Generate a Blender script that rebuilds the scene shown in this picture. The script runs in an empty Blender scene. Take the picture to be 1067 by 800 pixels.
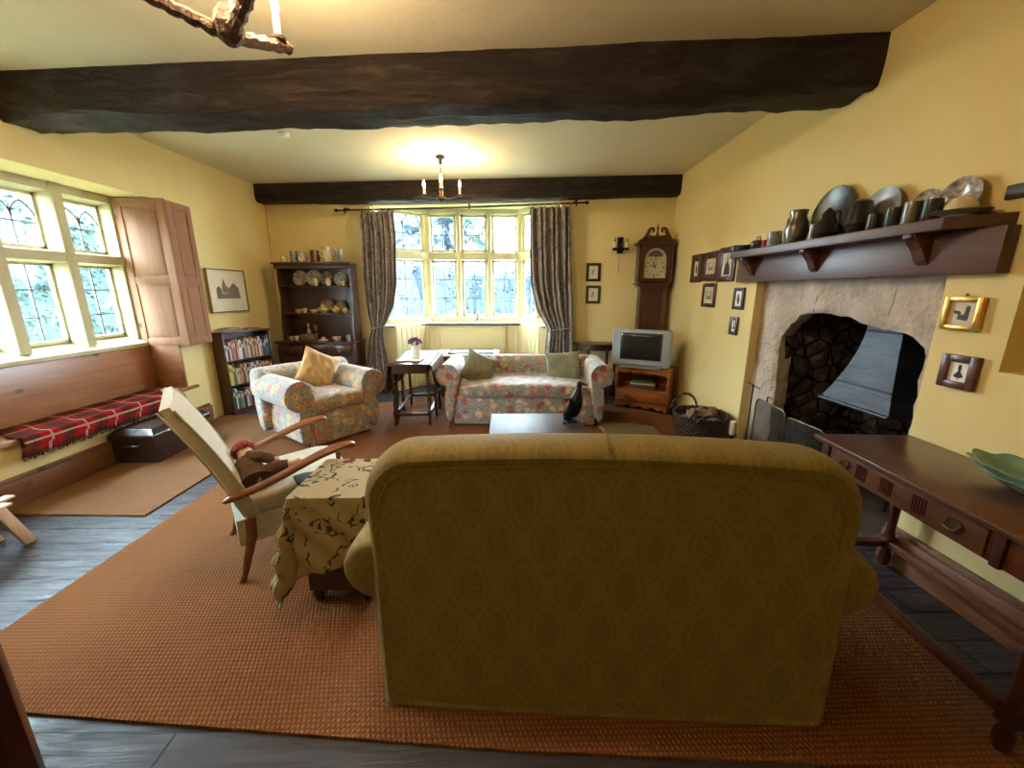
import bpy, bmesh, math, random
from mathutils import Vector, Matrix, noise
random.seed(7)
S = bpy.context.scene
COL = S.collection
PI = math.pi
sin, cos = math.sin, math.cos

# ------------------------------------------------------------------ materials
MATS = {}
class NT:
    def __init__(s, name):
        m = bpy.data.materials.new(name); m.use_nodes = True
        s.m = m; s.t = m.node_tree; s.n = s.t.nodes; s.l = s.t.links
        s.b = s.n['Principled BSDF']
    def new(s, typ, **kw):
        n = s.n.new(typ)
        for k, v in kw.items():
            if hasattr(n, k): setattr(n, k, v)
            else: n.inputs[k].default_value = v
        return n
    def link(s, a, b): s.l.new(a, b)
    def coord(s, scale=(1, 1, 1), rot=(0, 0, 0), src='Object'):
        c = s.new('ShaderNodeTexCoord'); mp = s.new('ShaderNodeMapping')
        mp.inputs['Scale'].default_value = scale; mp.inputs['Rotation'].default_value = rot
        s.link(c.outputs[src], mp.inputs[0]); return mp.outputs[0]
    def noise(s, vec, scale, detail=4, rough=.55, dist=0):
        n = s.new('ShaderNodeTexNoise'); n.inputs['Scale'].default_value = scale
        n.inputs['Detail'].default_value = detail; n.inputs['Roughness'].default_value = rough
        n.inputs['Distortion'].default_value = dist
        s.link(vec, n.inputs['Vector']); return n.outputs['Fac']
    def voro(s, vec, scale, feature='F1', out='Distance', rnd=1):
        n = s.new('ShaderNodeTexVoronoi'); n.feature = feature; n.inputs['Scale'].default_value = scale
        n.inputs['Randomness'].default_value = rnd
        s.link(vec, n.inputs['Vector']); return n.outputs[out]
    def ramp(s, fac, stops, interp='LINEAR'):
        r = s.new('ShaderNodeValToRGB'); e = r.color_ramp; e.interpolation = interp
        while len(e.elements) < len(stops): e.elements.new(.5)
        for el, (p, c) in zip(e.elements, stops):
            el.position = p; el.color = (*c, 1) if len(c) == 3 else c
        s.link(fac, r.inputs[0]); return r.outputs[0]
    def math(s, op, a, b=None):
        n = s.new('ShaderNodeMath', operation=op)
        for i, x in enumerate((a, b)):
            if x is None: continue
            if isinstance(x, (int, float)): n.inputs[i].default_value = x
            else: s.link(x, n.inputs[i])
        return n.outputs[0]
    def mix(s, fac, a, b, mode='MIX'):
        n = s.new('ShaderNodeMix', data_type='RGBA', blend_type=mode)
        for i, x in ((0, fac), (6, a), (7, b)):
            if isinstance(x, (int, float)): n.inputs[i].default_value = x
            elif isinstance(x, tuple): n.inputs[i].default_value = (*x, 1)
            else: s.link(x, n.inputs[i])
        return n.outputs[2]
    def sep(s, vec):
        n = s.new('ShaderNodeSeparateXYZ'); s.link(vec, n.inputs[0]); return n.outputs
    def bump(s, h, strength=.3, dist=.01):
        b = s.new('ShaderNodeBump'); b.inputs['Strength'].default_value = strength
        b.inputs['Distance'].default_value = dist
        s.link(h, b.inputs['Height']); s.link(b.outputs[0], s.b.inputs['Normal'])
    def color(s, c):
        if isinstance(c, tuple): s.b.inputs['Base Color'].default_value = (*c, 1)
        else: s.link(c, s.b.inputs['Base Color'])
    def set(s, rough=.5, metal=0, sheen=0, spec=None, coat=0):
        s.b.inputs['Roughness'].default_value = rough; s.b.inputs['Metallic'].default_value = metal
        s.b.inputs['Sheen Weight'].default_value = sheen
        s.b.inputs['Coat Weight'].default_value = coat
        if spec is not None: s.b.inputs['Specular IOR Level'].default_value = spec

def mottled(name, c1, c2, scale=6, rough=.6, metal=0, bump=.15, bd=.004, stretch=(1, 1, 1), sheen=0, coat=0, spec=None, detail=5):
    k = NT(name); v = k.coord(stretch); n = k.noise(v, scale, detail)
    k.color(k.ramp(n, [(.3, c1), (.7, c2)])); k.set(rough, metal, sheen, spec, coat)
    if bump: k.bump(k.noise(v, scale * 4, 5), bump, bd)
    MATS[name] = k.m; return k.m

def wood(name, c1, c2, axis=0, rough=.4, scale=1., coat=0, knots=False, bump=.12, spec=None):
    k = NT(name)
    st = [14 * scale] * 3; st[axis] = 1.2 * scale
    v = k.coord(tuple(st)); n = k.noise(v, 1.6, 6, .6, 1.2)
    st2 = [60 * scale] * 3; st2[axis] = 2 * scale
    v2 = k.coord(tuple(st2)); n2 = k.noise(v2, 2, 3)
    f = k.math('ADD', k.math('MULTIPLY', n, .7), k.math('MULTIPLY', n2, .3))
    col = k.ramp(f, [(.32, c1), (.5, tuple((a + b) / 2 for a, b in zip(c1, c2))), (.68, c2)])
    if knots:
        st3 = [7.] * 3; st3[axis] = 4.
        d = k.voro(k.coord(tuple(st3)), 1.)
        col = k.mix(k.ramp(d, [(.06, (1, 1, 1)), (.16, (0, 0, 0))]), col, tuple(x * .35 for x in c1))
    k.color(col); k.set(rough, 0, 0, spec, coat); k.bump(f, bump, .004)
    MATS[name] = k.m; return k.m

# plaster walls and ceiling
def plaster(name, c1, c2, s=1.3):
    k = NT(name); v = k.coord(); n = k.noise(v, s, 6, .6)
    k.color(k.ramp(n, [(.3, c1), (.7, c2)])); k.set(.85, spec=.2)
    h = k.math('ADD', k.noise(v, 2.5, 3), k.math('MULTIPLY', k.noise(v, 40, 4), .12)); k.bump(h, .35, .02)
    MATS[name] = k.m
plaster('wall', (.75, .605, .28), (.81, .665, .33))
plaster('ceiling', (.74, .67, .49), (.80, .73, .55))
plaster('cream_stone', (.50, .45, .28), (.60, .55, .36), 5)
plaster('cream_panel', (.70, .62, .36), (.76, .67, .41), 3)

def beam_mat():
    k = NT('beam'); v = k.coord((1.2, 7, 7)); n = k.noise(v, 2.2, 8, .7, 1.); big = k.noise(k.coord((1, 2, 2)), 2.5, 5)
    c = k.ramp(n, [(.3, (.005, .003, .0025)), (.55, (.026, .015, .010)), (.75, (.075, .045, .030))])
    c = k.mix(k.ramp(big, [(.55, (0,) * 3), (.68, (.8,) * 3)]), c, (.05, .042, .038))
    k.color(c); k.set(.6, spec=.35); k.bump(k.math('ADD', n, k.math('MULTIPLY', k.voro(k.coord((3, 14, 14)), 1.5), .35)), 1., .035); MATS['beam'] = k.m
beam_mat()
wood('beam_y', (.012, .007, .005), (.05, .028, .018), 1, .5, .5, bump=.5)
wood('pine_pink', (.27, .13, .075), (.40, .21, .12), 2, .65, .7, knots=True, spec=.25)
wood('pine_seat', (.22, .085, .034), (.37, .165, .075), 1, .35, .6, knots=True)
wood('pine_skirt', (.12, .05, .022), (.25, .11, .05), 1, .4, .6, knots=True)
wood('dark_oak', (.028, .012, .007), (.085, .034, .019), 2, .32, .8)
wood('dark_oak_x', (.028, .012, .007), (.085, .034, .019), 0, .28, .8)
wood('dark_oak_y', (.03, .012, .007), (.09, .035, .018), 1, .3, .8)
wood('mahogany', (.032, .008, .004), (.092, .024, .013), 2, .3, .8, coat=.2)
wood('mahogany_y', (.06, .018, .010), (.15, .05, .026), 1, .35, .8, coat=.1)
wood('table_top_wood', (.06, .024, .013), (.15, .064, .036), 1, .32, .7, coat=.15)
wood('orange_pine', (.30, .10, .025), (.50, .19, .06), 0, .35, .8, coat=.15)
wood('arm_wood', (.14, .045, .016), (.30, .11, .045), 0, .28, .8, coat=.3)
wood('pale_wood', (.50, .32, .20), (.66, .45, .30), 2, .5, .9)
wood('coffee_wood', (.03, .016, .012), (.10, .055, .038), 0, .5, .7, bump=.5)
wood('mantel_wood', (.045, .017, .012), (.13, .055, .038), 1, .42, .8)
mottled('log_end', (.40, .25, .14), (.60, .42, .26), 20, .8)
mottled('log_bark', (.12, .08, .055), (.32, .22, .15), 20, .9, bump=.8)
mottled('iron', (.010, .009, .009), (.03, .027, .026), 20, .5, .7)
mottled('copper_rod', (.25, .09, .04), (.40, .16, .08), 20, .4, .6)
mottled('hammered', (.06, .03, .02), (.15, .075, .045), 25, .5, .3, bump=1., bd=.01)
mottled('brass', (.35, .22, .07), (.55, .36, .12), 12, .35, .9)
mottled('old_brass', (.06, .04, .018), (.16, .11, .045), 12, .45, .8)
mottled('gilt', (.55, .30, .06), (.75, .45, .12), 25, .3, .85, bump=.3)
mottled('pewter', (.10, .095, .085), (.24, .22, .20), 9, .32, .85)
mottled('pewter_plate', (.30, .29, .26), (.45, .43, .40), 9, .4, .6)
mottled('dark_pewter', (.02, .02, .017), (.06, .057, .045), 9, .3, .6)
mottled('bronze', (.006, .005, .005), (.022, .017, .015), 20, .35, .5)
mottled('hood_metal', (.020, .024, .030), (.055, .062, .076), 4, .5, .45, bump=.5, stretch=(1, 1, 6))
mottled('candle_wax', (.85, .78, .58), (.9, .84, .66), 6, .5)
mottled('white_ceramic', (.75, .72, .66), (.85, .83, .78), 6, .2, bump=0)
mottled('cream_ceramic', (.62, .52, .30), (.74, .65, .42), 14, .2, bump=0)
mottled('brown_ceramic', (.07, .03, .015), (.20, .09, .05), 14, .2, bump=0)
mottled('blue_ceramic', (.08, .11, .14), (.42, .44, .42), 28, .2, bump=0)
mottled('rose_ceramic', (.40, .10, .08), (.75, .68, .58), 28, .2, bump=0)
mottled('yellow_ceramic', (.10, .08, .05), (.74, .62, .24), 34, .2, bump=0)
mottled('patterned_ceramic', (.10, .08, .06), (.60, .54, .46), 42, .2, bump=0)
mottled('brown_patterned', (.07, .05, .035), (.28, .22, .15), 42, .25, bump=0)
mottled('green_glass_bowl', (.10, .22, .15), (.26, .42, .30), 12, .12, bump=.2, coat=.5)
mottled('glassware', (.18, .17, .13), (.4, .38, .32), 18, .12, .2, bump=0)
mottled('cream_fabric', (.45, .42, .33), (.55, .52, .42), 40, .9, sheen=.3, bump=.3, bd=.002)
mottled('green_cushion', (.14, .14, .075), (.24, .24, .14), 8, .75, sheen=.4, bump=.4, bd=.004)
mottled('mustard_cushion', (.42, .24, .07), (.56, .35, .13), 10, .8, sheen=.4, bump=.4, bd=.004)
mottled('dark_green_cloth', (.008, .025, .02), (.02, .05, .04), 20, .9, sheen=.1)
mottled('tv_silver', (.40, .45, .52), (.44, .49, .56), 4, .35, .3, bump=0)
mottled('tv_grey', (.06, .055, .05), (.08, .075, .07), 4, .5, bump=0)
mottled('tv_screen', (.012, .015, .015), (.02, .022, .022), 2, .08, bump=0)
mottled('black_leather', (.018, .010, .008), (.05, .027, .02), 12, .3, bump=.3, coat=.3)
mottled('white_paint', (.80, .78, .72), (.84, .82, .76), 4, .5, bump=0)
mottled('paper', (.66, .60, .46), (.74, .68, .54), 5, .8, bump=0)
mottled('mount_paper', (.62, .56, .42), (.70, .63, .49), 5, .8, bump=0)
mottled('soft_tray', (.32, .35, .34), (.55, .58, .56), 8, .2, bump=0)
mottled('purple_petal', (.08, .015, .12), (.28, .07, .30), 60, .7, bump=0)
mottled('leaf', (.03, .08, .02), (.08, .16, .05), 30, .6, bump=0)
mottled('red_wool', (.28, .005, .012), (.62, .02, .04), 70, .9, sheen=.4, bump=1., bd=.01)
mottled('doll_skin', (.55, .36, .22), (.64, .44, .28), 10, .8)
mottled('doll_brown', (.07, .035, .022), (.14, .075, .05), 30, .9, bump=.5)
mottled('grate_black', (.006, .006, .006), (.02, .018, .016), 20, .6, bump=.3)
mottled('hearth_slab', (.05, .042, .036), (.12, .10, .085), 6, .7)
mottled('log_ash', (.06, .05, .045), (.16, .14, .12), 10, .9)
mottled('socket_red', (.35, .01, .03), (.4, .015, .04), 10, .5)

def stonework():
    k = NT('stone'); v = k.coord()
    n = k.noise(v, 3, 8, .65, .4)
    col = k.ramp(n, [(.25, (.26, .215, .185)), (.45, (.48, .395, .325)), (.6, (.60, .515, .43)), (.8, (.68, .63, .57))])
    k.color(col); k.set(.9, spec=.2)
    h = k.math('ADD', k.noise(v, 5, 8, .7), k.math('MULTIPLY', k.voro(v, 25), .25)); k.bump(h, .9, .03)
    MATS['stone'] = k.m
    k = NT('sooty_stone'); v = k.coord()
    d = k.voro(v, 7, 'DISTANCE_TO_EDGE')
    n = k.noise(v, 6, 8, .7)
    col = k.ramp(n, [(.33, (.025, .020, .018)), (.52, (.10, .08, .068)), (.72, (.30, .26, .22))])
    col = k.mix(k.ramp(d, [(.02, (1, 1, 1)), (.08, (0, 0, 0))]), col, (.006, .005, .005))
    k.color(col); k.set(.95, spec=.1); k.bump(k.math('ADD', n, k.math('MULTIPLY', d, 1.)), 1., .05)
    MATS['sooty_stone'] = k.m
stonework()

def planks():
    k = NT('planks'); v = k.coord(); s = k.sep(v)
    b = k.new('ShaderNodeTexBrick'); b.offset = .37; b.inputs['Scale'].default_value = 1
    b.inputs['Brick Width'].default_value = 3.1; b.inputs['Row Height'].default_value = .155
    b.inputs['Mortar Size'].default_value = .005; b.inputs['Mortar Smooth'].default_value = .3
    b.inputs['Color1'].default_value = (.026, .024, .028, 1); b.inputs['Color2'].default_value = (.060, .055, .062, 1)
    b.inputs['Mortar'].default_value = (.004, .003, .003, 1)
    k.link(v, b.inputs['Vector'])
    g = k.noise(k.coord((1.5, 22, 1)), 1.5, 6, .6, .8)
    col = k.mix(.55, b.outputs['Color'], k.ramp(g, [(.3, (.009, .008, .009)), (.7, (.09, .082, .092))]), 'MIX')
    col = k.mix(b.outputs['Fac'], col, (.004, .003, .003))
    k.color(col); k.set(.33, spec=.32)
    h = k.math('SUBTRACT', k.math('MULTIPLY', g, .35), b.outputs['Fac'])
    k.bump(h, .9, .012)
    r = k.ramp(k.noise(k.coord((2, 14, 1)), 2.5, 6, .7), [(.35, (.24,) * 3), (.65, (.68,) * 3)]); k.link(r, k.b.inputs['Roughness'])
    MATS['planks'] = k.m
planks()

def coir(name, ca, cb, sc=1.):
    k = NT(name)
    v = k.coord((150 * sc, 175 * sc, 1), (0, 0, .0)); s = k.sep(v)
    sx = k.math('SINE', k.math('MULTIPLY', s[0], 1.)); sy = k.math('SINE', s[1])
    row = k.math('FLOOR', k.math('DIVIDE', s[1], PI))
    sx = k.math('SINE', k.math('ADD', k.math('MULTIPLY', s[0], 2.4), k.math('MULTIPLY', row, 2.2)))
    w = k.math('MULTIPLY', k.math('ABSOLUTE', sy), k.math('ADD', k.math('MULTIPLY', sx, .5), .6))
    n = k.noise(k.coord(), 2.2, 5); fine = k.noise(k.coord(), 220, 2)
    f = k.math('ADD', k.math('MULTIPLY', w, .55), k.math('ADD', k.math('MULTIPLY', n, .3), k.math('MULTIPLY', fine, .2)))
    k.color(k.ramp(f, [(.12, tuple(x * .55 for x in ca)), (.4, ca), (.85, cb)])); k.set(.9, spec=.15)
    k.bump(k.math('ADD', w, k.math('MULTIPLY', fine, .3)), .7, .006)
    MATS[name] = k.m
coir('coir', (.20, .076, .022), (.31, .132, .046))
coir('coir_pale', (.21, .098, .042), (.31, .165, .082), 1.1)
coir('coir_red', (.15, .054, .019), (.23, .092, .036), 1.1)
mottled('olive_rug', (.13, .10, .04), (.19, .15, .07), 40, .9, bump=.4)

def floral(name, ground1, ground2, fl, sc=1.):
    k = NT(name); v = k.coord()
    d = k.new('ShaderNodeTexNoise'); d.inputs['Scale'].default_value = 16 * sc; d.inputs['Detail'].default_value = 3; k.link(v, d.inputs['Vector'])
    mx = k.new('ShaderNodeMix', data_type='VECTOR'); mx.inputs[0].default_value = .085
    k.link(v, mx.inputs[4]); k.link(d.outputs['Color'], mx.inputs[5]); vv = mx.outputs[1]
    vo = k.new('ShaderNodeTexVoronoi'); vo.inputs['Scale'].default_value = 13 * sc; k.link(vv, vo.inputs['Vector'])
    dist, cid = vo.outputs['Distance'], vo.outputs['Color']
    sp = k.new('ShaderNodeSeparateColor'); k.link(cid, sp.inputs[0])
    bg = k.ramp(k.noise(vv, 24 * sc, 5), [(.38, ground1), (.5, ground2), (.56, tuple(x * .55 for x in ground1)), (.62, ground2)])
    lf = k.voro(vv, 30 * sc); 
    leaf = k.ramp(k.voro(vv, 30 * sc, out='Color'), [(.3, (.10, .14, .09)), (.5, (.30, .17, .07)), (.8, (.14, .18, .20))], 'CONSTANT')
    bg = k.mix(k.ramp(lf, [(.24, (.75,) * 3), (.36, (0, 0, 0))]), bg, leaf)
    pet = k.ramp(sp.outputs[0], [(0, fl[0]), (.3, fl[1]), (.55, fl[2]), (.8, fl[3])], 'CONSTANT')
    ring = k.ramp(dist, [(0, (.45, .22, .06)), (.13, (.6, .36, .12)), (.20, (1, 1, 1)), (.34, (.8, .72, .66)), (.42, (.6, .52, .48)), (.5, (.85, .8, .78))])
    flower = k.mix(1., pet, ring, 'MULTIPLY')
    mask = k.math('MULTIPLY', k.ramp(dist, [(.44, (1,) * 3), (.52, (0,) * 3)]), k.ramp(sp.outputs[1], [(.15, (0,) * 3), (.17, (1,) * 3)]))
    k.color(k.mix(mask, bg, flower)); k.set(.72, sheen=.35, spec=.35)
    k.bump(k.noise(v, 160, 2), .15, .002)
    MATS[name] = k.m
floral('floral', (.22, .22, .18), (.33, .32, .27), [(.62, .30, .20), (.66, .52, .30), (.45, .10, .09), (.60, .56, .46)])
floral('floral_arm', (.26, .255, .225), (.38, .37, .33), [(.60, .34, .20), (.68, .50, .22), (.52, .24, .20), (.62, .58, .48)])

def crewel():
    k = NT('crewel'); v = k.coord(src='UV', scale=(.9, .9, 1))
    d = k.new('ShaderNodeTexNoise'); d.inputs['Scale'].default_value = 7; k.link(v, d.inputs['Vector'])
    mx = k.new('ShaderNodeMix', data_type='VECTOR'); mx.inputs[0].default_value = .24
    k.link(v, mx.inputs[4]); k.link(d.outputs['Color'], mx.inputs[5]); vv = mx.outputs[1]
    e = k.voro(vv, 8, 'DISTANCE_TO_EDGE'); c = k.voro(vv, 8, out='Color')
    line = k.ramp(e, [(.02, (1,) * 3), (.05, (0,) * 3)])
    gate = k.ramp(k.noise(v, 9, 2), [(.47, (0,) * 3), (.52, (1,) * 3)])
    lc = k.ramp(k.noise(v, 5, 2), [(.3, (.02, .04, .06)), (.45, (.03, .05, .02)), (.55, (.12, .035, .02)), (.7, (.05, .03, .015))], 'CONSTANT')
    col = k.mix(k.math('MULTIPLY', line, gate), (.40, .32, .19), lc)
    bl = k.math('MULTIPLY', k.ramp(k.voro(vv, 13), [(.26, (1,) * 3), (.32, (0,) * 3)]), k.ramp(k.noise(v, 7, 1), [(.53, (0,) * 3), (.56, (1,) * 3)]))
    col = k.mix(bl, col, lc)
    k.color(col); k.set(.9, spec=.2); k.bump(k.noise(v, 90, 2), .25, .003)
    MATS['crewel'] = k.m
crewel()

def damask():
    k = NT('damask'); v0 = k.coord()
    d = k.new('ShaderNodeTexNoise'); d.inputs['Scale'].default_value = 14; k.link(v0, d.inputs['Vector'])
    mx = k.new('ShaderNodeMix', data_type='VECTOR'); mx.inputs[0].default_value = .022; k.link(v0, mx.inputs[4]); k.link(d.outputs['Color'], mx.inputs[5])
    v = mx.outputs[1]; s = k.sep(v)
    a = k.math('MULTIPLY', s[0], 2 * PI / .175); b = k.math('MULTIPLY', k.math('SUBTRACT', s[2], s[1]), 2 * PI / .29)
    p = k.math('ABSOLUTE', k.math('ADD', k.math('COSINE', a), k.math('COSINE', b)))
    fol = k.ramp(k.voro(v, 55, 'DISTANCE_TO_EDGE'), [(.05, (0,) * 3), (.16, (1,) * 3)])
    band = k.ramp(k.math('MULTIPLY', p, .62), [(.10, (.1,) * 3), (.22, (.9,) * 3), (.42, (.9,) * 3), (.50, (.15,) * 3), (.62, (.15,) * 3), (.72, (1,) * 3), (1., (1,) * 3)])
    m = k.math('MULTIPLY', band, k.math('ADD', k.math('MULTIPLY', fol, .75), .25))
    k.color(k.mix(m, (.23, .172, .048), (.172, .130, .036))); k.set(.65, sheen=.08, spec=.22)
    k.bump(k.noise(v, 260, 2), .15, .002)
    MATS['damask'] = k.m
damask()

def curtain_mat():
    k = NT('curtain'); v = k.coord(src='UV', scale=(1, 1, 1))
    n = k.noise(v, 7, 6, .65, 1.2); n2 = k.noise(v, 22, 4)
    col = k.ramp(n, [(.34, (.05, .047, .055)), (.44, (.18, .155, .14)), (.52, (.34, .29, .25)), (.59, (.12, .11, .12)), (.68, (.28, .21, .18))])
    k.color(k.mix(k.ramp(n2, [(.5, (0,) * 3), (.62, (.5,) * 3)]), col, (.12, .13, .15))); k.set(.8, sheen=.2)
    MATS['curtain'] = k.m
curtain_mat()

def tartan():
    k = NT('tartan'); v = k.coord(src='UV'); s = k.sep(v)
    def stripes(x, per, ph, w):
        fr = k.math('FRACT', k.math('ADD', k.math('MULTIPLY', x, 1 / per), ph))
        return k.math('LESS_THAN', fr, w)
    base = (.30, .012, .018)
    col = k.mix(k.math('MULTIPLY', stripes(s[0], .26, 0, .42), .65), base, (.012, .022, .012))
    col = k.mix(k.math('MULTIPLY', stripes(s[1], .26, 0, .42), .6), col, (.012, .022, .012))
    col = k.mix(k.math('MULTIPLY', stripes(s[0], .26, .31, .06), .8), col, (.55, .48, .34))
    col = k.mix(k.math('MULTIPLY', stripes(s[1], .26, .31, .06), .7), col, (.50, .42, .28))
    col = k.mix(k.math('MULTIPLY', stripes(s[0], .13, .6, .05), .6), col, (.01, .01, .015))
    k.color(col); k.set(.95, spec=.05); k.bump(k.noise(v, 120, 3), .5, .005)
    MATS['tartan'] = k.m
tartan()

def wicker():
    k = NT('wicker'); v = k.coord(); s = k.sep(v)
    ang = k.math('ARCTAN2', s[1], s[0])
    row = k.math('FLOOR', k.math('MULTIPLY', s[2], 48))
    w = k.math('SINE', k.math('ADD', k.math('MULTIPLY', ang, 40), k.math('MULTIPLY', row, PI)))
    z = k.math('ABSOLUTE', k.math('SINE', k.math('MULTIPLY', s[2], 48 * PI)))
    h = k.math('MULTIPLY', k.math('ADD', k.math('MULTIPLY', w, .5), .6), z)
    k.color(k.ramp(h, [(.1, (.012, .007, .006)), (.5, (.09, .055, .045)), (.9, (.20, .13, .11))]))
    k.set(.6); k.bump(h, 1., .02)
    MATS['wicker'] = k.m
wicker()

def glass_mat():
    k = NT('window_glass'); t = k.new('ShaderNodeBsdfTransparent'); g = k.new('ShaderNodeBsdfGlossy')
    t.inputs[0].default_value = (.93, .98, .97, 1)
    g.inputs['Roughness'].default_value = .08
    m = k.new('ShaderNodeMixShader'); m.inputs[0].default_value = .05
    k.link(t.outputs[0], m.inputs[1]); k.link(g.outputs[0], m.inputs[2])
    k.link(m.outputs[0], k.n['Material Output'].inputs[0]); MATS['window_glass'] = k.m
    k = NT('mesh_gauze'); t = k.new('ShaderNodeBsdfTransparent'); d = k.new('ShaderNodeBsdfDiffuse')
    d.inputs[0].default_value = (.05, .047, .042, 1)
    m = k.new('ShaderNodeMixShader'); m.inputs[0].default_value = .42
    k.link(t.outputs[0], m.inputs[1]); k.link(d.outputs[0], m.inputs[2])
    k.link(m.outputs[0], k.n['Material Output'].inputs[0]); MATS['mesh_gauze'] = k.m
glass_mat()

def flat(name, c, rough=.6, metal=0, emit=None, es=1, coat=0):
    k = NT(name); v = k.coord(); n = k.noise(v, 30, 3)
    k.color(k.mix(k.math('MULTIPLY', n, .3), c, tuple(x * .7 for x in c))); k.set(rough, metal, coat=coat)
    if emit:
        k.b.inputs['Emission Color'].default_value = (*emit, 1); k.b.inputs['Emission Strength'].default_value = es
    MATS[name] = k.m; return k.m
flat('bulb', (.9, .8, .6), .3, emit=(1, .62, .25), es=16)
flat('lead', (.12, .11, .10), .5, .2)
flat('clock_face', (.62, .55, .38), .5)
flat('ink', (.02, .018, .016), .6)
flat('ink_soft', (.22, .18, .14), .8)
flat('moon_blue', (.10, .12, .13), .6)
flat('rust_ink', (.45, .28, .18), .8)
flat('frame_black', (.015, .012, .010), .4)
flat('frame_olive', (.05, .045, .02), .4)
flat('frame_gold', (.22, .15, .06), .4, .4)
flat('hedge_soil', (.05, .04, .02), .9)
def foliage(name, c1, c2, c3):
    k = NT(name); v = k.coord(); n = k.noise(v, 11, 8, .8)
    k.color(k.ramp(n, [(.32, c1), (.5, c2), (.66, c3)])); k.set(.6); MATS[name] = k.m
foliage('hedge', (.0015, .007, .007), (.010, .034, .032), (.058, .108, .104))
foliage('tree_blue', (.002, .006, .011), (.010, .022, .034), (.045, .072, .092))
foliage('lawn', (.12, .13, .08), (.16, .17, .11), (.21, .22, .15))

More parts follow.
